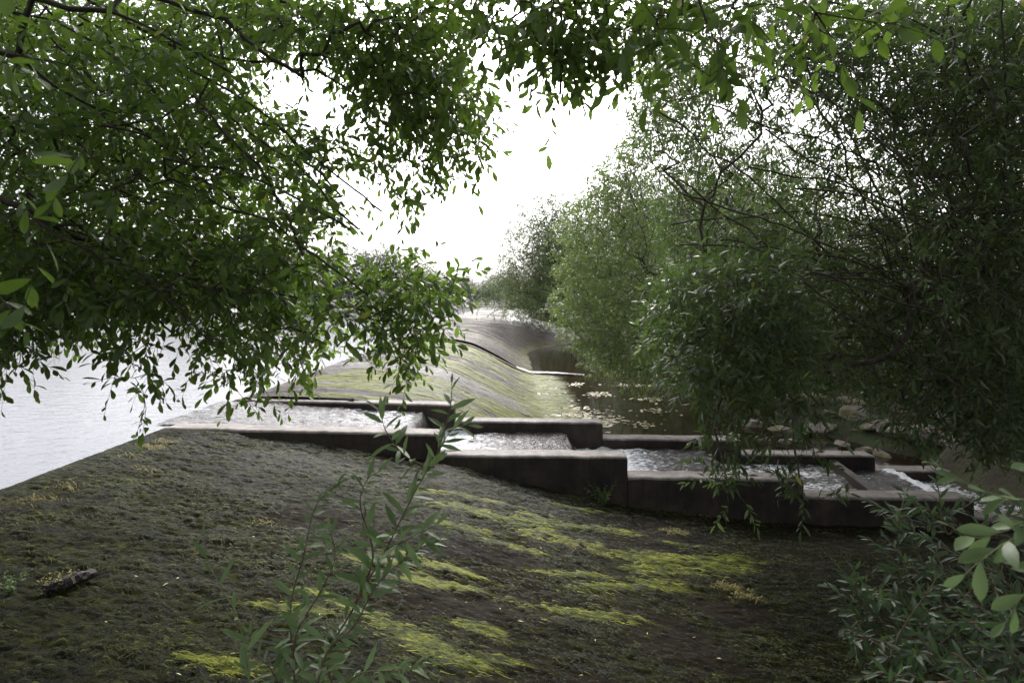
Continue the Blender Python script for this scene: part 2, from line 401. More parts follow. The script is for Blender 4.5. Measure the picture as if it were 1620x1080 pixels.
for i, (a, b, za, zb) in enumerate(SEG):
    wall_seg('side_wall', a, b, YN0, YN1, za, zb, lad)
    wall_seg('side_wall', a - (.12 if i == 0 else 0), b, YF0, YF1, za, zb, lad)
for bx, zt in ((-1.75, -.33), (.95, -.62), (3.6, -.93)):
    wall_seg('baffle', bx - .1, bx + .1, YN1 + .003, YF0 - .003, zt, zt, lad, mats=(M_side, M_side), bev=.03)
# slanting bar across the last pool
b0 = np.array([5.72, YN1 + .01, -1.05]); b1 = np.array([6.15, YF0 - .01, -1.12])
V = []
for q in (b0, b1):
    for dx, dz in ((-.07, -.9), (-.07, 0), (.07, 0), (.07, -.9)): V.append(q + np.array([dx, 0, dz]))
build('baffle', V, [np.array([(0, 1, 5, 4), (1, 2, 6, 5), (2, 3, 7, 6), (3, 2, 1, 0), (4, 5, 6, 7)])], [M_side], lad, origin=(-5.2, 9.8, -.1), smooth=False)
def pass_level(X):
    z = -.0 - .06 * sstep(-5.3, -4, X) - .14 * sstep(-4.5, -1.9, X)
    for bx, d in ((-1.75, .40), (.95, .31), (3.6, .31), (6.0, .10), (7.3, .22)):
        z = z - d * sstep(bx + .02, bx + .32, X)
    return z
def churn(X):
    c = .1 + .25 * sstep(-4.2, -2.2, X) * sstep(-1.7, -1.9, X)
    for bx, a in ((-1.75, 1.), (.95, .95), (3.6, .7), (6.9, .5)):
        c = c + .0
        c = c + a * np.exp(-np.clip(X - bx - .3, 0, 9) / .75) * sstep(bx + .2, bx + .34, X)
    return np.clip(c + .10 * sstep(4.3, 5, X), 0, 1.1)  # right pools raised: more waves, and white flecks painting bright sky reflection
def pass_z(X, Y):
    c = churn(X)
    return pass_level(X) + (fbm(X * 4, Y * 5, 4, 91) - .5) * (.05 + .16 * c) + (fbm(X * 14, Y * 17, 3, 93) - .5) * (.012 + .07 * c)
tag(grid('rushing_water', np.arange(-5.6, 10.6, .025), np.arange(YN1 - .05, YF0 + .06, .03), pass_z, M_rush,
     attrs={'foam_glint': lambda X, Y: .27 + .8 * churn(X) * (.55 + .9 * fbm(X * 1.5, Y * 3, 3, 95))}), kind='structure')  # even white flecks paint sky glints on the pools; churn adds foam

# ------------------------------------------------------------------ strands of weed and moss (uncountable)
def strands(name, P, Ln, W, lift, tint, surf, mat, label, seg=4, spread=.25):
    n = len(P); ang = rng.normal(0, spread, n)
    T = np.linspace(0, 1, seg + 1); V = np.zeros((n, seg + 1, 2, 3)); wob = rng.normal(0, .09, (n, seg + 1)).cumsum(1)
    for k, tt in enumerate(T):
        cx = P[:, 0] + np.cos(ang) * Ln * tt; cy = P[:, 1] + np.sin(ang + wob[:, k] * .6) * Ln * tt
        z = surf(cx, cy) + lift * np.sin(math.pi * min(tt + .15, 1)) + .004
        wd = W * (1 - tt * .75) * .5
        for s, q in ((0, -1), (1, 1)):
            V[:, k, s, 0] = cx; V[:, k, s, 1] = cy + q * wd; V[:, k, s, 2] = z + q * wd * .5
    b = np.arange(n)[:, None] * (seg + 1) * 2 + np.arange(seg)[None, :] * 2; b = b.ravel()
    Fq = np.stack([b, b + 2, b + 3, b + 1], 1)
    o = build(name, V.reshape(-1, 3), [Fq], mat, attrs={'tint': np.repeat(tint, (seg + 1) * 2)})
    return tag(o, label, name.replace('_', ' '), kind='stuff')
def patch_points(patches, f=1.0):
    out = []
    for (x, y, rx, ry, n) in patches:
        n = int(n * f)
        out.append(np.stack([x + rng.normal(0, rx * .5, n), y + rng.normal(0, ry * .5, n)], 1))
    return np.concatenate(out)
def on_far(px, py):
    best = None
    for Y in np.arange(11.4, 60, .1):
        X = (px - HX) / F * Y; yy_ = HY + (CAMZ - float(far_z(X, Y))) * F / Y
        if best is None or abs(yy_ - py) < best[0]: best = (abs(yy_ - py), X, Y)
    return best[1], best[2]
# yellow green trails on the near slope
pt = []
for (x0, y0, x1, y1, wd, n) in TRAILS:
    ax, ay = on_near(x0, y0); bx, by = on_near(x1, y1)
    s = rng.random(n); pt.append(np.stack([ax + (bx - ax) * s - .1, ay + (by - ay) * s + rng.normal(0, wd * .6, n)], 1))
pt = np.concatenate(pt)
pt = np.concatenate([pt, pt + rng.normal(0, .03, pt.shape)])
pt = np.concatenate([pt, pt + rng.normal(0, .06, pt.shape)]); _j = (fbm(pt[:, 0] * 1.2, pt[:, 1] * 1.5, 3, 97) - .5) * .25; pt[:, 1] -= _j
pt = pt[rng.random(len(pt)) < weed_near(pt[:, 0], pt[:, 1]) + .04]
pt = np.concatenate([pt, pt + rng.normal(0, .02, pt.shape)])
strands('trailing_weed', pt, rng.uniform(.03, .13, len(pt)), rng.uniform(.003, .008, len(pt)), rng.uniform(.003, .015, len(pt)), np.clip(rng.normal(.42, .22, len(pt)) + 1.2 * (fbm(pt[:, 0] * 6, pt[:, 1] * 30, 2, 43) - .5), 0, 1), near_surf, M_weed,
        'yellow green weed trailing down the near slope of the weir', spread=.16)
# olive moss tufts everywhere on the near slope
n = 230000; cand = np.stack([rng.uniform(-5.3, 7.5, n), rng.uniform(3.0, 8.6, n)], 1)
k = rng.random(n) < (.10 + .9 * moss_mask(cand[:, 0], cand[:, 1])) * (.3 + .7 * (fbm(cand[:, 0] * 2.6, cand[:, 1] * 6, 3, 31) > .5)); cand = cand[k]
strands('moss', cand, rng.uniform(.02, .055, len(cand)), rng.uniform(.005, .012, len(cand)), rng.uniform(.002, .012, len(cand)),
        np.clip(rng.normal(.3, .2, len(cand)) + .7 * (fbm(cand[:, 0] * 1.3, cand[:, 1] * 3, 3, 15) - .45) + .5 * (fbm(cand[:, 0] * 11, cand[:, 1] * 24, 3, 37) - .5), 0, 1), near_surf, M_moss, 'olive moss and algae tufts over the dark near slope', seg=2, spread=.9)
# far slope weed
n = 60000; cand = np.stack([rng.uniform(-4.9, 1.6, n), 11.3 + 14 * rng.random(n) ** 1.1], 1)
k = (rng.random(n) < weed_far(cand[:, 0], cand[:, 1]) ** 1.5 * .8) & (fbm(cand[:, 0] * .7, cand[:, 1] * 9 - cand[:, 0] * 1.0, 3, 57) > .46); cand = cand[k]
strands('slope_weed', cand, rng.uniform(.2, .8, len(cand)), rng.uniform(.01, .025, len(cand)), rng.uniform(.01, .04, len(cand)), np.clip(rng.normal(.5, .2, len(cand)), 0, 1),
        lambda X, Y: np.maximum(far_surf(X, Y), -1.49), M_weed, 'pale yellow green weed streaking the curved slope beyond the fish ladder', spread=.08)
# ochre moss on the crest
pts = []
for (px, py, n) in [(240, 708, 500), (262, 700, 300), (210, 725, 120), (100, 770, 150), (60, 790, 150), (30, 800, 60), (230, 745, 80), (1065, 843, 500), (915, 866, 250), (1150, 930, 500), (1180, 945, 300), (1110, 815, 80), (415, 825, 60)]:
    n = int(n * .35); x, y = on_near(px, py); pts.append(np.stack([x + rng.normal(0, .09, n), y + rng.normal(0, .045, n)], 1))
pts = np.concatenate(pts)
strands('ochre_moss', pts, rng.uniform(.03, .08, len(pts)), rng.uniform(.006, .012, len(pts)), rng.uniform(.01, .045, len(pts)), rng.random(len(pts)), near_surf, M_rust,
        'ochre yellow moss clumps near the crest and on the slope', seg=3, spread=1.2)

# ------------------------------------------------------------------ leaves and branches
def leaf_template(shape):
    if shape == 'broad':
        prof = [(0, 0), (.18, .22), (.42, .42), (.66, .5), (.86, .32), (1, 0)]
    elif shape == 'lance':
        prof = [(0, 0), (.2, .34), (.5, .5), (.78, .3), (1, 0)]
    else:
        prof = [(0, 0), (.45, .5), (1, 0)]
    return prof
def leaf_mesh(P, D, Nn, Ln, W, shape, cup=.25, curl=.18):
    """P base points, D directions, Nn face normals, Ln lengths, W widths -> verts, faces"""
    n = len(P); D = D / np.linalg.norm(D, axis=1)[:, None]
    S = np.cross(D, Nn); S /= np.linalg.norm(S, axis=1)[:, None] + 1e-9; U = np.cross(S, D)
    prof = leaf_template(shape); K = len(prof)
    cu = rng.normal(curl, .12, n)
    verts = []
    for j, (a, wv) in enumerate(prof):
        base = P + D * (Ln * a)[:, None] - U * (Ln * cu * a * a)[:, None]
        if wv == 0: verts.append(base)
        else:
            e = U * (W * wv * cup)[:, None]
            verts += [base, base + S * (W * wv)[:, None] + e, base - S * (W * wv)[:, None] + e]
    V = np.stack(verts, 1); nv = V.shape[1]; b = (np.arange(n) * nv)[:, None]
    tri = [(0, 2, 1), (0, 1, 3)]; quad = []
    for j in range(K - 3):
        c = 1 + 3 * j; quad += [(c, c + 1, c + 4, c + 3), (c, c + 3, c + 5, c + 2)]
    c = 1 + 3 * (K - 3); tip = nv - 1
    tri += [(c, c + 1, tip), (c, tip, c + 2)]
    T = (b[:, :, None] + np.array(tri)[None]).reshape(-1, 3)
    tri0 = np.array([(0, 2, 1), (0, 1, 3)])
    tri_fix = [(0, 2, 1), (0, 1, 3)]
    T = (b[:, :, None] + np.array([(0, 2, 1), (0, 1, 3)] + tri[2:])[None]).reshape(-1, 3)
    Q = (b[:, :, None] + np.array(quad)[None]).reshape(-1, 4) if quad else np.zeros((0, 4), int)
    return V.reshape(-1, 3), T, Q, nv
def tubes(A, B, ra, rb, sides=4):
    """separate tapered prisms along segments A->B"""
    n = len(A); d = B - A; l = np.linalg.norm(d, axis=1)[:, None] + 1e-9; d = d / l
    ref = np.where(np.abs(d[:, 2:3]) > .9, np.array([[1., 0, 0]]), np.array([[0, 0, 1.]]))
    u = np.cross(d, ref); u /= np.linalg.norm(u, axis=1)[:, None]; v = np.cross(d, u)
    V = np.zeros((n, 2 * sides, 3))
    for k in range(sides):
        a = 2 * math.pi * k / sides; o = u * math.cos(a) + v * math.sin(a)
        V[:, k] = A - d * ra[:, None] * .3 + o * ra[:, None]; V[:, sides + k] = B + d * rb[:, None] * .3 + o * rb[:, None]
    b = (np.arange(n) * 2 * sides)[:, None]
    q = np.array([(k, (k + 1) % sides, sides + (k + 1) % sides, sides + k) for k in range(sides)])
    return V.reshape(-1, 3), (b[:, :, None] + q[None]).reshape(-1, 4)
def unit(v): return v / (np.linalg.norm(v, axis=-1, keepdims=True) + 1e-9)

def shoots(S, D, Ln, nleaf, LL, WW, shape, droop, rs=.0025, ang=(35, 65), upn=.8, seg=3):
    """leafy shoots: returns leaf arrays and stem tubes"""
    n = len(S); D = unit(D)
    def pos(t): return S + D * (Ln * t)[:, None] + np.array([0, 0, -1.])[None] * (droop * Ln * t * t)[:, None]
    P = []; DD = []; NN = []; l = []; wd = []
    ref = unit(np.cross(D, rng.normal(0, 1, (n, 3)))); ref2 = np.cross(D, ref)
    ph = rng.random(n) * 6.28
    for k in range(nleaf):
        t = np.clip((k + .7 + rng.uniform(-.3, .3, n)) / nleaf, 0, 1)
        p_ = pos(t); tan = unit(D - np.array([0, 0, 1.])[None] * (2 * droop * t)[:, None])
        a = ph + k * 2.4 + rng.normal(0, .3, n)
        side = ref * np.cos(a)[:, None] + ref2 * np.sin(a)[:, None]
        g = np.radians(rng.uniform(*ang, n)) * (1 - .55 * (k == nleaf - 1))
        d = unit(tan * np.cos(g)[:, None] + side * np.sin(g)[:, None] + np.array([0, 0, -.18]))
        nn = unit(np.array([0, 0, upn]) + rng.normal(0, .45, (n, 3)))
        P.append(p_); DD.append(d); NN.append(nn)
        sc = rng.uniform(.5, 1.2, n) * (1 - .35 * np.abs(t - .5)); l.append(LL * sc); wd.append(WW * sc)
    A = []; B = []; ra = []; rb = []
    for s in range(seg):
        t0 = np.full(n, s / seg); t1 = np.full(n, (s + 1) / seg)
        A.append(pos(t0)); B.append(pos(t1)); ra.append(np.full(n, rs * (1 - .6 * s / seg))); rb.append(np.full(n, rs * (1 - .6 * (s + 1) / seg)))
    return [np.concatenate(x) for x in (P, DD, NN, l, wd)], [np.concatenate(x) for x in (A, B, ra, rb)]

def grow(limbs, nodes, bf=.35, tip=.0025, expo=2.4):
    """balanced spanning tree from fixed limbs through crown nodes; returns pos, parent, radius"""
    P = []; par = []
    for limb, root in limbs:
        last = root
        if root == 'auto':
            last = int(np.argmin([np.linalg.norm(p_ - np.array(limb[0], float)) for p_ in P]))
        for q in limb:
            P.append(np.array(q, float)); par.append(last if last is not None else -1); last = len(P) - 1
    nf = len(P); P = np.array(P)
    path = np.zeros(nf)
    for i in range(nf):
        if par[i] >= 0: path[i] = path[par[i]] + np.linalg.norm(P[i] - P[par[i]])
    A = np.concatenate([P, nodes]); n = len(A); par = par + [-1] * len(nodes); path = np.concatenate([path, np.zeros(len(nodes))])
    best = np.full(n, 1e9); bp = np.zeros(n, int)
    for i in range(nf):
        d = np.linalg.norm(A - A[i], axis=1) + bf * path[i]
        m_ = d < best; best[m_] = d[m_]; bp[m_] = i
    best[:nf] = np.inf; order = list(range(nf))
    for _ in range(n - nf):
        j = int(np.argmin(best)); par[j] = int(bp[j]); path[j] = path[par[j]] + np.linalg.norm(A[j] - A[par[j]]); best[j] = np.inf; order.append(j)
        d = np.linalg.norm(A - A[j], axis=1) + bf * path[j]
        m_ = (d < best) & np.isfinite(best); best[m_] = d[m_]; bp[m_] = j
    load = np.zeros(n); kids = np.zeros(n, int)
    for j in reversed(order):
        if load[j] == 0: load[j] = tip ** expo
        if par[j] >= 0: load[par[j]] += load[j]; kids[par[j]] += 1
    return A, np.array(par), load ** (1 / expo), kids

def tree(name, label, cat, base, limbs, nodes, leaf, mat, bark=None, group=None, bf=.35, tip=.0025, rmax=.3, nsh=1, shl=(.25, .4), droop=.35, tipdir=.6, expo=2.4, extra=None, rs=.0022, sides=6, thick=.022, limbmin=.0):
    """leaf = (shape, leaves per shoot, length, width)"""
    bark = bark or M_bark
    base = np.array(base, float)
    root = tag(empty(name, base), label, cat, group)
    A, par, rad, kids = grow(limbs, nodes, bf, tip, expo)
    nfx = len(A) - len(nodes); rad[:nfx] = np.maximum(rad[:nfx], limbmin)
    rad = np.minimum(rad, rmax)
    e = np.where(par >= 0)[0]; pa = par[e]
    # ease every edge: mid point sag for curvature
    a, b = A[pa], A[e]; ra = np.minimum(rad[pa], rad[e] * 1.5); rb = rad[e]
    mid = (a + b) / 2 + rng.normal(0, .03, (len(e), 3)) * np.linalg.norm(b - a, axis=1)[:, None]
    big = rb > thick
    for nm, sel, sd in (('trunk', big, sides + 2), ('branches', ~big, 4)):
        if not sel.any(): continue
        TA = np.concatenate([a[sel], mid[sel]]); TB = np.concatenate([mid[sel], b[sel]])
        r1 = np.concatenate([ra[sel], (ra[sel] + rb[sel]) / 2]); r2 = np.concatenate([(ra[sel] + rb[sel]) / 2, rb[sel]])
        V, Q = tubes(TA, TB, r1, r2, sd)
        if nm == 'trunk': build(nm, V, [Q], bark, root, origin=base)
        else: brV, brQ = V, Q
    # shoots at all thin nodes
    th = np.where((rad < thick * .8) & (par >= 0) & (np.arange(len(A)) >= len(A) - len(nodes)))[0]
    S = np.repeat(A[th], nsh, 0); D = unit(A[th] - A[par[th]]); D = np.repeat(D, nsh, 0)
    D = unit(D * tipdir + rng.normal(0, .55, D.shape))
    Ln = rng.uniform(*shl, len(S))
    lf, tb = shoots(S, D, Ln, leaf[1], leaf[2], leaf[3], leaf[0], droop, rs)
    if extra is not None:
        for ex in extra:
            l2, t2 = ex
            lf = [np.concatenate([p_, q_]) for p_, q_ in zip(lf, l2)]; tb = [np.concatenate([p_, q_]) for p_, q_ in zip(tb, t2)]
    V2, Q2 = tubes(*tb, sides=3)
    build('branches', np.concatenate([brV, V2]), [np.concatenate([brQ, Q2 + len(brV)])], bark, root, origin=base)
    V, T, Q, nv = leaf_mesh(*lf, leaf[0])
    q3 = lf[0]; cl3 = (fbm(q3[:, 0] * 1.3 / max(leaf[2] * 8, .7), q3[:, 2] * 1.3 / max(leaf[2] * 8, .7) + q3[:, 1], 2, 5) - .5)
    tint = np.clip(rng.normal(.42, .2, len(lf[0])) + cl3 * 1.1, 0, .97); tint[rng.random(len(tint)) < .004] = 1
    build('crown', V, [T, Q], mat, root, origin=base, attrs={'tint': np.repeat(tint, nv)})
    return root
def in_poly(px, py, poly):
    c = np.zeros(len(px), bool); j = len(poly) - 1
    for i in range(len(poly)):
        xi, yi = poly[i]; xj, yj = poly[j]
        hit = ((yi > py) != (yj > py)) & (px < (xj - xi) * (py - yi) / (yj - yi + 1e-9) + xi)
        c ^= hit; j = i
    return c
def poly_nodes(poly, n, y0, y1, clump=0.0):
    poly = np.array(poly, float); lo = poly.min(0); hi = poly.max(0); out = np.zeros((0, 3))
    while len(out) < n:
        px = rng.uniform(lo[0], hi[0], n * 2); py = rng.uniform(lo[1], hi[1], n * 2); k = in_poly(px, py, poly)
        if clump: k &= fbm(px / 55, py / 55, 2, 17) > clump
        px = px[k]; py = py[k]; Y = rng.uniform(y0, y1, len(px))
        out = np.concatenate([out, np.stack([(px - HX) / F * Y, Y, CAMZ - (py - HY) / F * Y], 1)])
    return out[:n]
def box_nodes(lo, hi, n, margin=60):
    out = np.zeros((0, 3))
    while len(out) < n:
        p_ = rng.uniform(lo, hi, (n * 3, 3)); Y = np.maximum(p_[:, 1], .01)
        px = HX + p_[:, 0] / Y * F; py = HY - (p_[:, 2] - CAMZ) / Y * F
        inside = (p_[:, 1] > 0) & (px > -margin) & (px < 1620 + margin) & (py > -margin) & (py < 1080 + margin)
        k = ~inside & (np.linalg.norm(p_ - np.array([0, 0, 2]), axis=1) > 1.3)
        out = np.concatenate([out, p_[k]])
    return out[:n]
def dense(pts, step=.35):
    out = [np.array(pts[0], float)]
    for a_, b_ in zip(pts[:-1], pts[1:]):
        a_ = np.array(a_, float); b_ = np.array(b_, float); k = max(1, int(np.linalg.norm(b_ - a_) / step))
        for i in range(1, k + 1): out.append(a_ + (b_ - a_) * i / k + (rng.normal(0, .02, 3) if i < k else 0))
    return out
def pl(*pts): return [at(*q) for q in pts]

# ---- left overhanging sallow: trunk on the near bank to the left
tb_ = np.array([-5.2, .9, .3])
limbsA = []
trunkA = [tb_, (-5.15, 1.0, 1.2), (-5.0, 1.2, 2.1), (-4.7, 1.5, 3.0), (-4.4, 1.9, 3.9)]
limbsA.append((dense(trunkA, .2), None))
def limb(pts, root): limbsA.append((dense([tuple(q) for q in pts], .14), 'auto'))
limb([(-4.5, 2.2, 2.7)] + pl((40, 330, 3.2), (150, 385, 3.6), (260, 430, 3.9), (370, 450, 4.1), (470, 470, 4.2), (560, 485, 4.2), (640, 500, 4.1)), 2)       # low limb to the centre bough
limb([(-4.2, 2.4, 3.5)] + pl((30, 90, 3.2), (150, 170, 3.5), (270, 240, 3.8), (370, 310, 4.2), (440, 380, 4.5)), 3)
limb([(-3.9, 2.5, 4.1), (-3.3, 3.0, 4.2)] + pl((230, 50, 3.8), (300, 85, 4.0), (400, 98, 4.1), (500, 110, 4.2), (600, 160, 4.4), (680, 230, 4.5)), 4)
limb([(-3.9, 1.8, 4.6), (-2.8, 2.0, 4.9), (-1.6, 2.3, 4.9), (-.6, 2.6, 4.4), (.1, 2.9, 3.9)] + pl((888, 10, 3.0), (890, 80, 3.0), (886, 150, 3.0)), 4)
limb(pl((600, 30, 3.6), (560, -20, 3.5)), 17)
off = [len(trunkA)]
for _ in range(20):
    x0, y0 = rng.uniform(-60, 330), rng.uniform(-40, 380); x1, y1 = x0 + rng.uniform(150, 330), y0 + rng.uniform(110, 270); Y0 = rng.uniform(2.9, 4.0)
    limb(pl((x0, y0, Y0), ((x0 + x1) / 2 + 15, (y0 + y1) / 2 - 18, Y0 + .2), (x1, y1, Y0 + .3)), 0)
nodesA = np.concatenate([
    poly_nodes([(0, 0), (500, 0), (480, 70), (330, 80), (410, 150), (490, 220), (515, 330), (480, 420), (430, 470), (300, 470), (100, 520), (0, 540)], 2000, 3.0, 6.5),
    poly_nodes([(0, 0), (480, 0), (380, 60), (300, 90), (360, 200), (420, 300), (400, 420), (200, 480), (0, 500)], 900, 4.0, 7.0),
    poly_nodes([(0, 330), (250, 380), (440, 370), (520, 420), (550, 500), (510, 540), (420, 560), (330, 535), (270, 500), (180, 500), (100, 510), (0, 550)], 800, 3.2, 5.5),
    poly_nodes([(290, 530), (520, 540), (500, 585), (430, 600), (410, 640), (375, 635), (350, 600)], 45, 3.6, 4.8),
    poly_nodes([(185, 520), (275, 540), (240, 600), (245, 650), (215, 640), (195, 590)], 22, 3.4, 4.2),
    poly_nodes([(0, 520), (60, 520), (40, 580), (0, 590)], 14, 3.4, 4.2),
    poly_nodes([(380, 0), (740, 0), (740, 110), (770, 220), (720, 290), (640, 260), (560, 200), (500, 120), (400, 60)], 430, 3.4, 5.5, .36),
    poly_nodes([(500, 10), (720, 10), (735, 110), (770, 230), (700, 260), (620, 190), (540, 90)], 270, 3.4, 5.0),
    poly_nodes([(440, 180), (560, 230), (650, 270), (690, 320), (640, 330), (560, 270), (470, 250)], 60, 3.8, 4.8),
    poly_nodes([(470, 330), (520, 300), (560, 330), (500, 400)], 16, 3.8, 4.8),
    poly_nodes([(550, 450), (600, 415), (690, 415), (730, 450), (720, 480), (690, 500), (665, 560), (640, 585), (610, 550), (560, 490)], 170, 3.7, 4.6),
    poly_nodes([(740, 0), (1080, 0), (1060, 90), (980, 110), (940, 60), (880, 110), (840, 60), (760, 90)], 190, 2.6, 3.6),
    poly_nodes([(872, 60), (905, 60), (900, 150), (878, 150)], 14, 2.9, 3.1),
    poly_nodes([(-420, -40), (5, -40), (5, 550), (-420, 470)], 1500, 3.2, 6.5),
    box_nodes((-8.5, -1.5, 2.6), (-.5, 7.5, 7.4), 3300),
    box_nodes((-8.5, 1.5, 1.4), (-3.4, 7.0, 6.0), 500),
    box_nodes((-1.5, -1.5, 3.9), (3.2, 6.5, 6.8), 1300),
])
def near_shoot(px, py, Y, dpx, dpy, Ln, n, LL, WW, shape, dY=0.0, droop=.2, ang=(40, 75)):
    s = at(px, py, Y)[None]; d = np.array([[dpx, dY, -dpy]], float)
    return shoots(s, d, np.array([Ln]), n, LL, WW, shape, droop, .002, ang)
exA = [near_shoot(135, 235, 1.35, -45, 60, .14, 7, .085, .034, 'broad', .1), near_shoot(60, 415, 1.4, -25, 70, .1, 5, .085, .034, 'broad'),
       near_shoot(150, 250, 1.45, -60, -10, .1, 5, .085, .034, 'broad'), near_shoot(20, 300, 1.3, 40, 50, .12, 6, .085, .034, 'broad'), near_shoot(70, 130, 1.5, -60, -30, .12, 6, .085, .034, 'broad'), near_shoot(0, 470, 1.4, 30, 30, .1, 5, .085, .034, 'broad'),
       near_shoot(-20, 90, 1.4, 60, 15, .12, 6, .08, .032, 'broad'), near_shoot(470, 330, 2.3, 20, 50, .08, 4, .075, .032, 'broad')]
tree('sallow_tree', 'broad leaved sallow overhanging from the left, its boughs drooping over the bright river', 'tree', tb_, limbsA, nodesA,
     ('broad', 9, .092, .038), M_broad, bf=.1, tip=.0022, rmax=.09, expo=2.9, limbmin=.007, nsh=1, shl=(.18, .34), droop=.25, extra=exA)

# ---- broad leaved branch hanging over the top right, tree standing behind the camera
tb2 = np.array([2.6, -1.0, .35])
limbsD = [([tb2, (2.7, -.8, 1.6), (2.6, -.4, 2.8), (2.2, .2, 3.6), (1.6, .9, 3.9), (1.1, 1.7, 3.6)] + pl((1080, -60, 2.2), (1120, 40, 2.2), (1160, 120, 2.3)), None),
          ([(1.0, 1.8, 3.5)] + pl((1200, -80, 2.1), (1290, 20, 2.2), (1330, 90, 2.3)), 4)]
nodesD = np.concatenate([poly_nodes([(1020, 0), (1180, 0), (1160, 60), (1140, 130), (1090, 140), (1040, 70)], 26, 2.1, 2.7),
                         poly_nodes([(1180, 0), (1480, 0), (1420, 60), (1300, 90), (1200, 60)], 18, 2.1, 2.9),
                         box_nodes((-.5, -2.5, 3.6), (7, 3.6, 6.2), 1500), box_nodes((-3, 1.5, 4.2), (7, 8.5, 8.2), 2200)])
tree('sallow_tree', 'broad leaved sallow whose large leaves hang in at the top right corner', 'tree', tb2, limbsD, nodesD, ('broad', 8, .105, .044), M_broad, tip=.0022, rmax=.13, shl=(.15, .28), droop=.35)

# ---- near right willow, many leaning dark stems
tb3 = np.array([8.6, 8.3, -.6])
limbsC = []
def stemC(*pts):
    limbsC.append((dense([tuple(tb3)] + [tuple(at(*q)) for q in pts]), None))
stemC((1560, 640, 8.0), (1500, 590, 7.6), (1420, 570, 7.4), (1330, 560, 7.2), (1230, 560, 7.0))
stemC((1590, 500, 8.2), (1530, 400, 8.0), (1460, 310, 7.8), (1390, 260, 7.6), (1310, 225, 7.4), (1210, 200, 7.2), (1120, 165, 7))
stemC((1600, 560, 8.6), (1520, 420, 8.4), (1420, 380, 8.2), (1330, 345, 8), (1250, 335, 7.8), (1140, 345, 7.6), (1060, 355, 7.5))
stemC((1560, 520, 9), (1450, 400, 9), (1350, 240, 9), (1270, 140, 9), (1200, 70, 9), (1120, 0, 9))
stemC((1600, 400, 7), (1590, 250, 6.4), (1590, 100, 6), (1590, -60, 5.8))
stemC((1610, 450, 8), (1530, 300, 7.6), (1490, 150, 7.4), (1500, 20, 7.2), (1490, -80, 7))
stemC((1590, 660, 8.4), (1520, 650, 8), (1440, 600, 7.8), (1380, 520, 7.6), (1290, 470, 7.4), (1180, 440, 7.2))
stemC((1560, 440, 8.5), (1460, 330, 8.5), (1400, 180, 8.3), (1390, 60, 8.2), (1385, -60, 8.2))
stemC((1600, 250, 7.5), (1540, 90, 6.5), (1440, 30, 6.2), (1340, 10, 6), (1230, -40, 6))
stemC((1570, 560, 9.5), (1400, 400, 9.8), (1240, 260, 10), (1160, 90, 10), (1140, -60, 10))
stemC((1500, 600, 9), (1330, 480, 9), (1200, 400, 9), (1090, 320, 9), (1020, 240, 9))
nodesC = np.concatenate([
    poly_nodes([(1060, 180), (1120, 0), (1620, 0), (1620, 620), (1500, 620), (1300, 590), (1120, 590), (1060, 560), (1060, 400), (1040, 280)], 3400, 7.3, 12.0),
    poly_nodes([(1160, 0), (1620, 0), (1620, 420), (1500, 300), (1250, 120)], 1500, 6.8, 11.0),
    poly_nodes([(1480, 0), (1620, 0), (1620, 640), (1500, 600), (1440, 420)], 900, 5.8, 9.0),
    poly_nodes([(1460, 580), (1620, 560), (1620, 720), (1540, 700)], 260, 5.8, 8.0),
    poly_nodes([(1180, 360), (1620, 330), (1620, 700), (1560, 690), (1460, 630), (1300, 600), (1180, 590)], 2000, 6.8, 11),
    poly_nodes([(1060, 430), (1230, 400), (1300, 560), (1200, 620), (1080, 610), (1030, 570)], 700, 5.5, 7.5),
    poly_nodes([(1080, 600), (1240, 600), (1300, 650), (1240, 690), (1140, 680)], 60, 5.5, 6.5),
    poly_nodes([(1380, 600), (1500, 600), (1490, 700), (1420, 690)], 60, 6.0, 8),
    poly_nodes([(1060, 0), (1150, 0), (1100, 180), (1020, 260), (1000, 180)], 160, 7, 10),
    poly_nodes([(1095, 690), (1160, 660), (1180, 800), (1130, 800)], 22, 5.4, 6.2),
    poly_nodes([(1210, 690), (1290, 690), (1300, 800), (1240, 790)], 18, 5.4, 6.2),
    poly_nodes([(1615, 0), (2020, 0), (2020, 640), (1615, 700)], 2000, 6.0, 10.0),
    box_nodes((3.5, 1.5, 3.2), (12.5, 12.5, 9), 1800), box_nodes((7, 3, 0), (12, 10, 5), 500)])
for _ in range(26):
    q0 = (rng.uniform(1440, 1620), rng.uniform(380, 650), rng.uniform(6.2, 7.5)); q2 = (rng.uniform(1040, 1430), rng.uniform(40, 520), rng.uniform(5.8, 7.5))
    q1 = ((q0[0] + q2[0]) / 2 + rng.uniform(-30, 60), (q0[1] + q2[1]) / 2 - rng.uniform(0, 70), (q0[2] + q2[2]) / 2)
    limbsC.append((dense([tuple(at(*q0)), tuple((at(*q0) + at(*q1)) / 2 + np.array([0, 0, .12])), tuple(at(*q1)), tuple((at(*q2) + at(*q1)) / 2 + np.array([0, 0, .08])), tuple(at(*q2))], .25), 'auto'))
limbsC.append((dense([tuple(at(1230, 560, 7.0)), tuple(at(1150, 610, 6.4)), tuple(at(1130, 680, 6)), tuple(at(1150, 760, 5.8))]), None))
limbsC.append((dense([tuple(at(1330, 560, 7.2)), tuple(at(1260, 630, 6.4)), tuple(at(1255, 700, 6)), tuple(at(1265, 780, 5.8))]), None))
tree('willow_tree', 'dark many stemmed willow leaning in from the right bank with lichened branches', 'tree', tb3, limbsC, nodesC,
     ('lance', 11, .135, .037), M_willow, bark=M_barkL, limbmin=.011, bf=.1, tip=.0032, rmax=.11, nsh=1, shl=(.25, .42), droop=.06, expo=2.7, tipdir=.9)

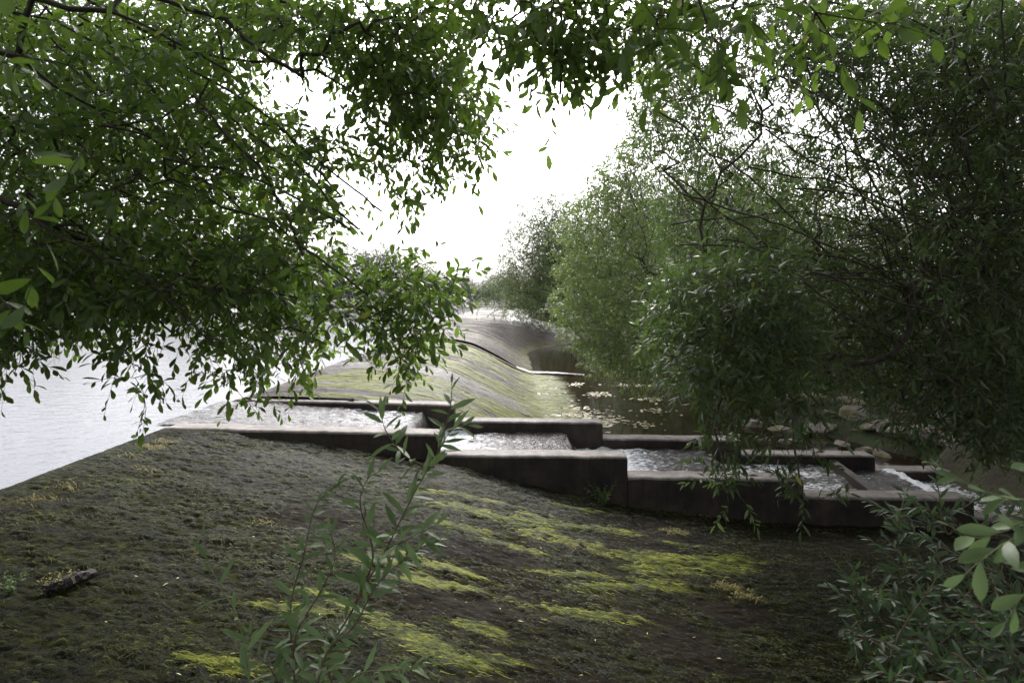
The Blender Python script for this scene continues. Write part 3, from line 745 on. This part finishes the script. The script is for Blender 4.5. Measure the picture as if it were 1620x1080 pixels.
# ---- generic clumpy crowns
def clump_nodes(c, r, n, k=26, cut=None, low=-.7):
    c = np.array(c, float); r = np.array(r, float)
    q = unit(rng.normal(0, 1, (k * 3, 3))); q = q[q[:, 2] > low][:k]
    cc = c + q * r * rng.uniform(.45, .88, (len(q), 1))
    i = rng.integers(0, len(cc), n); s = rng.uniform(.16, .30, len(cc))
    return cc[i] + rng.normal(0, 1, (n, 3)) * r * s[i][:, None]
def simple_limbs(base, c, r, k=6):
    base = np.array(base, float); c = np.array(c, float); L_ = [([base, base + (c - base) * .3 + rng.normal(0, .1, 3), base + (c - base) * .55], None)]
    for _ in range(k):
        t_ = c + unit(rng.normal(0, 1, 3) + np.array([0, 0, .4])) * np.array(r) * .6
        L_.append((dense([base + (c - base) * .55, (base + c) / 2 * .4 + t_ * .6, t_], 1.0)[1:], 2))
    return L_
c = (7.8, 18.5, 2.8); r = (5.0, 4.5, 5.6); b = (9.0, 18.5, -.6)
nd = np.concatenate([clump_nodes(c, r, 2900, 44, low=-.95), rng.uniform((1.5, 18.5, -1.3), (10, 24, 3.5), (1100, 3)),
    poly_nodes([(890, 350), (950, 270), (1010, 200), (1040, 420), (1060, 590), (1000, 600), (950, 580), (910, 530), (880, 490), (900, 440)], 1700, 14, 19),
    poly_nodes([(980, 40), (1080, 0), (1120, 200), (1010, 240), (990, 160)], 420, 13, 18)])
k = (HX + nd[:, 0] / nd[:, 1] * F > 868) & (nd[:, 2] > -1.2)
lim = np.interp(HY - (nd[:, 2] - CAMZ) / nd[:, 1] * F, [-200, 0, 180, 270, 350, 480, 530, 590, 640], [985, 985, 995, 945, 895, 868, 890, 940, 1010])
k &= (HX + nd[:, 0] / nd[:, 1] * F) > lim
tree('willow_tree', 'light green bushy willow hanging over the pool below the weir', 'tree', b, simple_limbs(b, c, r), nd[k], ('lance', 12, .17, .046), M_mid, bf=.2, tip=.004, rmax=.2, nsh=1, shl=(.35, .6), droop=.08, tipdir=.9)
c = (3.5, 46, 4.6); r = (4.9, 4.6, 6.5); b = (5.5, 46, -.9)
nd = np.concatenate([clump_nodes(c, r, 3600, 60, low=-.95), np.array(c) + unit(rng.normal(0, 1, (1700, 3))) * np.array(r) * rng.uniform(.3, .95, (1700, 1))])
nd = nd[nd[:, 2] > -.6]
tree('willow_tree', 'rounded grey green willow in the middle distance beside the end of the weir', 'tree', b, simple_limbs(b, c, r), nd, ('simple', 12, .24, .07), M_mid, bf=.25, tip=.008, rmax=.25, nsh=1, shl=(.8, 1.3), droop=.4, rs=.005)
c = (10.5, 33, 3.4); r = (5.0, 5, 6.6); b = (11.5, 33, -.6)
nd = clump_nodes(c, r, 3800, 60, low=-.95)
tree('willow_tree', 'tall grey willow partly hidden behind the light green one over the pool', 'tree', b, simple_limbs(b, c, r), nd, ('simple', 12, .2, .055), M_mid, bf=.25, tip=.006, rmax=.25, nsh=1, shl=(.6, 1.0), droop=.4, rs=.004)
# trees behind the near right willow, closing the bank
c = (17, 16, 3.5); r = (6, 5, 6); b = (17, 16, .3)
tree('willow_tree', 'dark willow behind the many stemmed one on the right bank', 'tree', b, simple_limbs(b, c, r), clump_nodes(c, r, 1500, 40, low=-.9), ('simple', 12, .16, .045), M_willow, bf=.25, tip=.006, rmax=.25, nsh=1, shl=(.5, .9), droop=.4, rs=.004)

for (X, Y, rx, rz, n, lab) in [(9.0, 26, 5.2, 5.0, 3200, 'dense willow overhanging the far right side of the pool'), (13, 20, 5, 3.4, 1300, 'low bushy willow behind the stones on the right bank'), (9.5, 15.8, 2.6, 1.7, 700, 'small willow bush behind the pale stones right of the pool'), (21, 24, 7, 4.5, 1200, 'tall dark willow thicket far back on the right bank')]:
    c = (X, Y, rz * .75); r = (rx, rx * .7, rz); b = (X, Y, -.3)
    tree('willow_tree', lab, 'tree', b, simple_limbs(b, c, r), clump_nodes(c, r, n, 40, low=-.9), ('simple', 12, .15, .045), M_willow, bf=.25, tip=.005, rmax=.2, nsh=1, shl=(.4, .8), droop=.4, rs=.004)
# ---- far trees: three grown, the rest copies
protos = []
for q, (h, wd, dens) in enumerate([(9, 4.6, 1000), (7, 5.2, 1000), (11, 4.4, 1100)]):
    b = np.array([0., 0, 0]); c = (0, 0, h * .52); r = (wd, wd, h * .5)
    nd = clump_nodes(c, r, dens, 36, low=-.95); nd = nd[nd[:, 2] > .2]
    protos.append(tree('bank_tree', 'x', 'tree', b, simple_limbs(b, c, r, 5), nd, ('simple', 9, .42, .15), M_far, bf=.25, tip=.012, rmax=.25, nsh=1, shl=(1.0, 1.7), droop=.3, rs=.008, tipdir=.7))
spots = []
for i in range(17):
    X = -118 + i * 6.6 + rng.uniform(-1.5, 1.5); spots.append((X, 110 + rng.uniform(-5, 8) + (8 if X > -8 else 0), rng.uniform(.75, 1.1) * (1.15 if X < -25 else .8), 'f'))
for X, Y, s in [(-24, 106, 1.15), (-31, 108, 1.25), (-38, 107, 1.1), (-17, 112, .85), (-11, 116, .7), (-5.5, 118, .75), (-.5, 104, .62), (2, 92, .7), (4.5, 84, .75), (7, 74, .9), (-3, 124, .8), (9, 66, 1.0), (13.5, 62, 1.35), (18, 68, 1.4), (11, 75, 1.3), (24, 60, 1.4), (16, 55, 1.2)]:  # tall ones at the end added, mostly unseen, to block sky glints in pool
    spots.append((X, Y, s, 'r' if X > -1 else 'f'))
used = set()
for i, (X, Y, s, side) in enumerate(spots):
    q = i % 3; src = protos[q]
    if q in used:
        o = src.copy(); COL.objects.link(o)
        for ch in src.children:
            if ch.name.split('.')[0] in ('trunk', 'branches', 'crown'):
                c_ = ch.copy(); COL.objects.link(c_); c_.parent = o
    else: o = src; used.add(q)
    o.location = (X, Y, float(terrain(np.array([X]), np.array([Y]))[0]) - .1); o.rotation_euler = (0, 0, rng.uniform(0, 6.28)); o.scale = (s, s, s * rng.uniform(.9, 1.1))
    if side == 'f':
        o['label'] = 'hazy green tree in the row along the far river bank'; o['group'] = 'trees along the far river bank'
    else:
        o['label'] = 'hazy low tree beyond the far end of the weir'; o['group'] = 'trees beyond the end of the weir'  # shared with the added backdrop trees

# ------------------------------------------------------------------ foreground plants
def plant(name, label, cat, base, stems, leaf, mat, bark, every=.05, group=None, rs=.006, ang=(30, 60), seedlen=.0, top=1.0, bare=.15):
    """stems = polylines of points; leaves alternate along them"""
    base = np.array(base, float); root = tag(empty(name, base), label, cat, group)
    SV = []; SQ = []; off_ = 0; lf = [[], [], [], [], []]
    for si, pts in enumerate(stems):
        pts = np.array([np.array(q, float) for q in pts])
        # catmull-rom
        P = np.concatenate([[2 * pts[0] - pts[1]], pts, [2 * pts[-1] - pts[-2]]]); C = []
        for i in range(1, len(P) - 2):
            for tt in np.linspace(0, 1, 8, endpoint=False):
                C.append(.5 * ((2 * P[i]) + (-P[i - 1] + P[i + 1]) * tt + (2 * P[i - 1] - 5 * P[i] + 4 * P[i + 1] - P[i + 2]) * tt ** 2 + (-P[i - 1] + 3 * P[i] - 3 * P[i + 1] + P[i + 2]) * tt ** 3))
        C.append(pts[-1]); C = np.array(C)
        s = np.concatenate([[0], np.linalg.norm(np.diff(C, axis=0), axis=1).cumsum()]); tot = s[-1]
        r_ = rs * (1 - .75 * s / tot) * min(1, .45 + tot)
        V, Q = tubes(C[:-1], C[1:], r_[:-1], r_[1:], 6); SV.append(V); SQ.append(Q + off_); off_ += len(V)
        ls = np.arange(tot * bare, tot, every); ls = ls + rng.uniform(-.3, .3, len(ls)) * every; ls = np.clip(ls, 0, tot)
        n = len(ls)
        if n == 0: continue
        p_ = np.stack([np.interp(ls, s, C[:, i]) for i in range(3)], 1)
        p2 = np.stack([np.interp(np.minimum(ls + .02, tot + .001), s, C[:, i]) for i in range(3)], 1); p1 = np.stack([np.interp(ls - .02, s, C[:, i]) for i in range(3)], 1)
        tan = unit(p2 - p1); a = np.arange(n) * 2.4 + rng.random() * 6
        ref = unit(np.cross(tan, np.array([.2, 1, .1]))); ref2 = np.cross(tan, ref)
        side = ref * np.cos(a)[:, None] + ref2 * np.sin(a)[:, None]
        g = np.radians(rng.uniform(*ang, n)) * (1 - .6 * (ls / tot) ** 4)
        d = unit(tan * np.cos(g)[:, None] + side * np.sin(g)[:, None] + np.array([0, 0, -.15]))
        sc = rng.uniform(.6, 1.15, n) * (1 - .45 * (ls / tot) ** 6) 
        for q_, v_ in zip(lf, (p_, d, unit(np.array([0, -.5, .9]) + rng.normal(0, .4, (n, 3))), leaf[1] * sc, leaf[2] * sc)): q_.append(v_)
    build('stem', np.concatenate(SV), [np.concatenate(SQ)], bark, root, origin=base)
    lf = [np.concatenate(q_) for q_ in lf]
    V, T, Q, nv = leaf_mesh(*lf, leaf[0], curl=.22)
    build('leaves', V, [T, Q], mat, root, origin=base, attrs={'tint': np.repeat(np.clip(rng.normal(.5, .22, len(lf[0])), 0, .97), nv)})
    return root
b = at(600, 1180, 2.05); b[2] = .3
plant('willow_sapling', 'slender willow sapling in the centre foreground with long leaves reaching up before the ladder wall', 'sapling', b, [
    [b, at(520, 1060, 2.1), at(560, 960, 2.15), at(610, 870, 2.2), at(650, 790, 2.25), at(690, 720, 2.3), at(715, 680, 2.3), at(750, 670, 2.3)],
    [at(560, 960, 2.15), at(590, 880, 2.2), at(570, 800, 2.2), at(580, 760, 2.25), at(600, 745, 2.25)],
    [at(690, 720, 2.3), at(700, 690, 2.3), at(713, 640, 2.35), at(715, 605, 2.35)],
    [at(680, 740, 2.3), at(640, 720, 2.25), at(610, 680, 2.2), at(602, 645, 2.2)],
    [at(610, 870, 2.2), at(650, 850, 2.1), at(690, 830, 2.1)]],
    ('lance', .125, .028), M_pale, M_stem, ang=(35, 85), every=.018, rs=.0055)
b = at(480, 1180, 1.95); b[2] = .3
plant('willow_sapling', 'bushy willow sapling at the bottom edge with upright red brown stems', 'sapling', b, [
    [b, at(465, 1060, 2.05), at(460, 960, 2.1), at(480, 880, 2.15), at(500, 800, 2.2), at(540, 760, 2.2)],
    [b, at(510, 1050, 2.0), at(560, 990, 2.05), at(600, 920, 2.1), at(660, 870, 2.1), at(700, 850, 2.1)],
    [b, at(440, 1080, 2.0), at(400, 1030, 2.0), at(395, 1000, 2.0)],
    [b, at(550, 1080, 2.0), at(640, 1060, 2.0), at(680, 1040, 2.0)],
    [at(465, 1060, 2.05), at(470, 1000, 2.0), at(510, 930, 2.0), at(530, 880, 2.0), at(520, 830, 2.0)]],
    ('lance', .092, .021), M_pale, M_stem, ang=(35, 85), every=.014, rs=.005)
b = at(420, 1180, 1.9); b[2] = .3
plant('willow_shoot', 'single pale green willow shoot with few long leaves left of the saplings', 'shoot', b, [
    [b, at(385, 1010, 1.85), at(350, 930, 1.85), at(330, 890, 1.85), at(322, 850, 1.85), at(316, 838, 1.85)]], ('lance', .125, .026), M_pale, M_shoot, every=.05, rs=.004, bare=.25)
b = np.array([-1.05, 1.9, .3])
plant('sedge_clump', 'small clump of narrow leaves at the bottom edge beneath the saplings', 'plant', at(650, 1180, 1.9) , [
    [at(650, 1180, 1.9), at(640, 1080, 1.95), at(620, 1050, 1.95)], [at(650, 1180, 1.9), at(690, 1090, 1.95), at(690, 1060, 1.95)], [at(650, 1180, 1.9), at(600, 1100, 1.95), at(590, 1070, 1.95)]],
    ('lance', .06, .01), M_pale, M_shoot, every=.03, rs=.003)
# right foreground shrub
b = np.array([2.9, 2.6, -.2])
st = []
tips = [((1330, 900, 3.0), (1400, 990, 3.0)), ((1320, 960, 3.0), (1400, 1010, 3.0)), ((1400, 820, 3.2), (1470, 900, 3.1)), ((1370, 850, 3.2), (1450, 930, 3.1)), ((1420, 770, 3.3), (1480, 850, 3.2)),
        ((1480, 790, 3.2), (1540, 880, 3.1)), ((1350, 1010, 2.8), (1450, 1040, 2.8)), ((1420, 1040, 2.6), (1500, 1050, 2.6)), ((1500, 960, 2.6), (1560, 1000, 2.6)), ((1480, 900, 2.8), (1560, 960, 2.8)),
        ((1540, 860, 2.8), (1600, 930, 2.8)), ((1560, 1020, 2.4), (1620, 1050, 2.4)), ((1450, 980, 2.8), (1530, 1020, 2.8)), ((1600, 780, 3), (1640, 880, 3)), ((1380, 930, 3), (1460, 990, 3)), ((1590, 960, 2.4), (1640, 1000, 2.4)),
        ((1520, 1060, 2.3), (1580, 1090, 2.3)), ((1400, 1070, 2.5), (1500, 1100, 2.5)), ((1430, 880, 3.3), (1520, 950, 3.2)), ((1340, 930, 3.1), (1430, 1000, 3.0))]
for a_, m_ in tips:
    A_, M_ = at(*a_), at(*m_)
    st.append([b + (M_ - b) * .05, (b + M_) / 2 + np.array([0, 0, .1]), M_, (A_ + M_) / 2 + np.array([0, 0, .04]), A_])
    for _ in range(3):
        o_ = M_ + (A_ - M_) * rng.uniform(0, .6); st.append([o_, o_ + (A_ - M_) * .3 + rng.normal(0, .05, 3), o_ + (A_ - M_) * .55 + rng.normal(0, .12, 3)])
plant('willow_bush', 'dark willow bush filling the bottom right corner in front of the weir', 'bush', b, st, ('lance', .085, .021), M_bush, M_stem, every=.020, rs=.006, bare=.1)
b = at(1760, 900, 1.35)
st = [[b, at(1640, 800, 1.25), at(1600, 790, 1.2), at(1540, 770, 1.2), at(1480, 735, 1.2)], [b, at(1630, 850, 1.2), at(1560, 880, 1.15), at(1500, 935, 1.15)],
      [b, at(1640, 830, 1.2), at(1590, 840, 1.2), at(1540, 850, 1.2), at(1500, 830, 1.2)], [b, at(1680, 780, 1.25), at(1640, 740, 1.25), at(1600, 730, 1.25)], [b, at(1660, 900, 1.2), at(1620, 940, 1.15), at(1590, 985, 1.15)]]
plant('sallow_shoots', 'pale broad leaved sallow twig reaching in close at the right edge', 'twig', b, st, ('broad', .085, .03), M_pale, M_shoot, every=.036, rs=.003, bare=.3)
# pale dead stalk at right edge
# small weeds on and by the walls
x, y = on_near(955, 805)
def weedplant(label, x, y, z, n, h, L_, W_, mat=M_broad):
    b = np.array([x, y, z]); st = []
    for _ in range(n):
        q = rng.normal(0, 1, 2) * h * .5; st.append([b, b + np.array([q[0] * .5, q[1] * .5, h * .55]), b + np.array([q[0], q[1], h * rng.uniform(.7, 1.1)])])
    plant('weed_plant', label, 'plant', b, st, ('lance', L_, W_), mat, M_shoot, every=.03, rs=.003, bare=.05)
weedplant('small leafy green weed at the foot of the near fish ladder wall', (955 - HX) / F * 8.4, 8.4, float(near_z((955 - HX) / F * 8.4, 8)) , 16, .3, .06, .022)
x, y = on_near(15, 940)
weedplant('bright green weed at the left edge beside the rotten log', x, y, float(near_z(x, y)), 14, .16, .035, .018, M_pale)
# rotten log
x0, y0 = on_near(70, 940); x1, y1 = on_near(150, 915)
lg = empty('rotten_log', ((x0 + x1) / 2, (y0 + y1) / 2, float(near_z((x0 + x1) / 2, y0)) + .03)); tag(lg, 'dark rotten log lying on the slope at the lower left', 'log')
o3 = np.array(lg.location); a_ = np.array([x0, y0, float(near_z(x0, y0)) + .04]); b_ = np.array([x1, y1, float(near_z(x1, y1)) + .05])
T = np.linspace(0, 1, 14); V = []
ln = b_ - a_; u = unit(np.cross(ln, [0, 0, 1])); v_ = unit(np.cross(u, ln))
for i, tt in enumerate(T):
    for k in range(12):
        an = k / 12 * 6.283; rr_ = (.055 * math.sin(math.pi * (.12 + .76 * tt)) ** .5) * (1 + .5 * (rng.random() - .5))
        V.append(a_ + ln * tt + u * math.cos(an) * rr_ * 1.2 + v_ * math.sin(an) * rr_ * .8)
Q = [(i * 12 + k, i * 12 + (k + 1) % 12, (i + 1) * 12 + (k + 1) % 12, (i + 1) * 12 + k) for i in range(13) for k in range(12)]
build('wood', V, [np.array(Q), np.array([list(range(12))[::-1], [13 * 12 + k for k in range(12)]])], M_log, lg, origin=o3, smooth=False)
mp = np.stack([a_[0] + rng.normal(.0, .05, 260), a_[1] + rng.normal(.03, .03, 260)], 1)
n = 260; D = unit(rng.normal(0, 1, (n, 3)) + np.array([0, 0, .6])); P_ = a_ + ln * rng.uniform(0, .5, n)[:, None] + rng.normal(0, .03, (n, 3)) + np.array([0, 0, .03])
V, T_, Q_, nv = leaf_mesh(P_, D, unit(rng.normal(0, 1, (n, 3))), np.full(n, .02), np.full(n, .009), 'simple')
build('moss_cushion', V, [T_], M_rust, lg, origin=o3, attrs={'tint': np.repeat(rng.random(n), nv)})

# ------------------------------------------------------------------ stones
def stone(name, label, cat, loc, s, group=None, mat=M_stone, seed=0):
    r_ = np.random.default_rng(seed); nu, nv_ = 22, 14; V = []
    for i in range(nv_ + 1):
        th = math.pi * i / nv_
        for j in range(nu):
            ph = 2 * math.pi * j / nu
            d = np.array([math.sin(th) * math.cos(ph), math.sin(th) * math.sin(ph), math.cos(th)])
            V.append(d)
    V = np.array(V)
    for _ in range(13):                      # chop facets
        nn = unit(r_.normal(0, 1, 3)); dd = V @ nn; lim_ = r_.uniform(.5, .8); m_ = dd > lim_; V[m_] -= nn * (dd[m_] - lim_)[:, None]
    V += (fbm(V[:, 0] * 3 + seed, V[:, 1] * 3 + V[:, 2] * 2, 3, seed)[:, None] - .5) * V * .12
    V = V * np.array(s)
    Q = [(i * nu + j, (i + 1) * nu + j, (i + 1) * nu + (j + 1) % nu, i * nu + (j + 1) % nu) for i in range(nv_) for j in range(nu)]
    o = build(name, V + np.array(loc), [np.array(Q)], mat, origin=loc, smooth=False)
    o.rotation_euler = (0, 0, r_.uniform(0, 6)); return tag(o, label, cat, group)
i = 0
for (px, py, Y, s) in [(1190, 645, 15.5, .55), (1235, 650, 15, .5), (1280, 642, 16.5, .8), (1300, 668, 14.6, .6), (1350, 662, 15, .7), (1250, 680, 13.6, .35), (1390, 690, 13.8, .6), (1330, 690, 13.4, .4), (1430, 705, 13.2, .7), (1470, 715, 12.9, .7), (1395, 715, 12.6, .4),
                     (1500, 728, 12.5, .6), (1160, 665, 14.3, .3), (1440, 680, 14.5, .8), (1210, 668, 14.0, .3), (1365, 705, 12.9, .35), (1290, 700, 12.8, .28), (1520, 700, 14, .9), (1240, 632, 17, .7), (1340, 640, 16.8, .8)]:
    p_ = at(px, py, Y); p_[2] = max(float(terrain(np.array([p_[0]]), np.array([p_[1]]))[0]) + s * .05, -1.5)
    stone('stone', 'pale flat stone in the rubble on the right bank behind the fish ladder', 'stone', p_, (s * .8, s * .62, s * .36), 'stones on the bank behind the fish ladder', seed=i + 5); i += 1
stone('small_stone', 'small dark stone lying on top of the far fish ladder wall', 'stone', at(556, 631, 11.1) - np.array([0, 0, .02]), (.10, .05, .05), mat=M_log, seed=77)
x, y = on_near(918, 866); stone('small_stone', 'small brown lump in the trailing weed on the near slope', 'stone', (x, y, float(near_z(x, y)) + .02), (.09, .06, .06), mat=M_log, seed=71)
# smaller rubble between them and rough grass over the bank
for k in range(34):
    X = rng.uniform(6.3, 10.5); Y = rng.uniform(11.7, 16); s = rng.uniform(.08, .24)
    z = float(terrain(np.array([X]), np.array([Y]))[0])
    if z > -1.5: stone('stone', 'fist to head sized stone in the rubble between the larger pale stones', 'stone', (X, Y, z + s * .1), (s, s * .8, s * .5), 'small rubble on the bank behind the fish ladder', seed=200 + k)
n = 26000; X = rng.uniform(5.5, 16, n); Y = rng.uniform(6.5, 24, n); z = terrain(X, Y); k = (z > -1.48) & (fbm(X * 1.1, Y * 1.1, 3, 88) > .47) & ~((Y < 11.4) & (X < 10.8))
P_ = np.stack([X, Y, z], 1)[k]; n = len(P_); D = unit(rng.normal(0, .35, (n, 3)) + np.array([0, 0, 1.])); hgt = rng.uniform(.06, .24, n)
V, T_, Q_, nv = leaf_mesh(P_, D, unit(rng.normal(0, 1, (n, 3))), hgt, hgt * .12 + .006, 'simple', curl=.4)
tag(build('bank_grass', V, [T_, Q_], M_pale, attrs={'tint': np.repeat(np.clip(rng.normal(.4, .3, n), 0, .97), nv)}), 'rough grass and weeds over the right bank among the stones', 'grass', kind='stuff')
# gravel patch / bank plants among the stones
for (px, py, Y, lab) in [(1265, 690, 13.2, 'bright green weed growing among the pale stones left of the others'), (1440, 690, 12.6, 'leafy weed between the stones nearest the right willow')]:
    q = at(px, py, Y); weedplant(lab, q[0], q[1], q[2] - .2, 22, .55, .1, .03, M_pale)

# floating weed and leaf litter on the pool
n = 2600; P_ = np.zeros((0, 2))
cl = [(1.5, 17, .5, 2.2, 900), (1.2, 21.5, .35, 2.2, 700), (2.3, 16.2, .6, 1.0, 400), (3.1, 20.5, .35, .5, 110), (4.6, 19.5, .5, .35, 70), (3.6, 15.6, .3, .5, 40), (4.4, 17.5, .4, .4, 30), (3.9, 17.8, 1.4, 2.0, 25), (2.6, 22.8, .3, .6, 50), (5.0, 22.5, .7, .3, 300)]
P_ = patch_points([(a, b_, c_ * 1.2, d_ * 1.1, int(n_ * .8)) for a, b_, c_, d_, n_ in cl]); n = len(P_)
P3 = np.stack([P_[:, 0], P_[:, 1], np.full(n, -1.49) + rng.uniform(0, .008, n)], 1); a = rng.random(n) * 6.28
D = np.stack([np.cos(a), np.sin(a), 0 * a], 1)
V, T_, Q_, nv = leaf_mesh(P3, D, np.tile([0, 0, 1.], (n, 1)) + rng.normal(0, .05, (n, 3)), rng.uniform(.06, .2, n), rng.uniform(.05, .13, n), 'broad', cup=.05, curl=0)
tag(build('floating_weed', V, [T_, Q_], M_float, attrs={'tint': np.repeat(rng.random(n), nv)}), 'pale floating weed and leaf litter on the dark pool', 'floating weed', kind='stuff')
# fallen leaves on the near slope
for i in range(46):
    px, py = rng.uniform(60, 1500), 760 + 310 * rng.random() ** .8; x, y = on_near(px, py)
    if y > 8.4 or x < -5: continue
    a = rng.random() * 6.28; n1 = unit(np.array([[rng.normal(0, .25), rng.normal(0, .25), 1.]])); z = float(near_surf(np.array([x]), np.array([y]))[0]) + .015
    V, T_, Q_, nv = leaf_mesh(np.array([[x, y, z]]), np.array([[math.cos(a), math.sin(a), .1]]), n1, np.array([rng.uniform(.025, .05)]), np.array([rng.uniform(.008, .014)]), 'lance')
    tag(build('fallen_leaf', V, [T_, Q_], M_fallen, origin=(x, y, z), attrs={'tint': np.full(nv, rng.random() * .95)}), 'tiny pale fallen leaf on the mossy near slope', 'leaf', 'fallen leaves on the near slope')

# ------------------------------------------------------------------ the air
HAZE = .0001
m = bpy.data.materials.new('haze'); m.use_nodes = True; t = m.node_tree
for nn in list(t.nodes):
    if nn.type == 'BSDF_PRINCIPLED': t.nodes.remove(nn)
pv = t.nodes.new('ShaderNodeVolumePrincipled'); pv.inputs['Density'].default_value = HAZE; pv.inputs['Color'].default_value = (.95, .97, 1, 1)
pv.inputs['Anisotropy'].default_value = .1
L(t, pv.outputs[0], t.nodes['Material Output'].inputs['Volume'])
lo = (-420, -80, -4); hi = (420, 520, 22)
V = [(x_, y_, z_) for z_ in (lo[2], hi[2]) for y_ in (lo[1], hi[1]) for x_ in (lo[0], hi[0])]
Q = [(0, 2, 3, 1), (4, 5, 7, 6), (0, 1, 5, 4), (2, 6, 7, 3), (0, 4, 6, 2), (1, 3, 7, 5)]
if HAZE: tag(build('haze', V, [np.array(Q)], m, smooth=False), 'thin pale summer haze filling the air over the river', 'haze', kind='stuff')
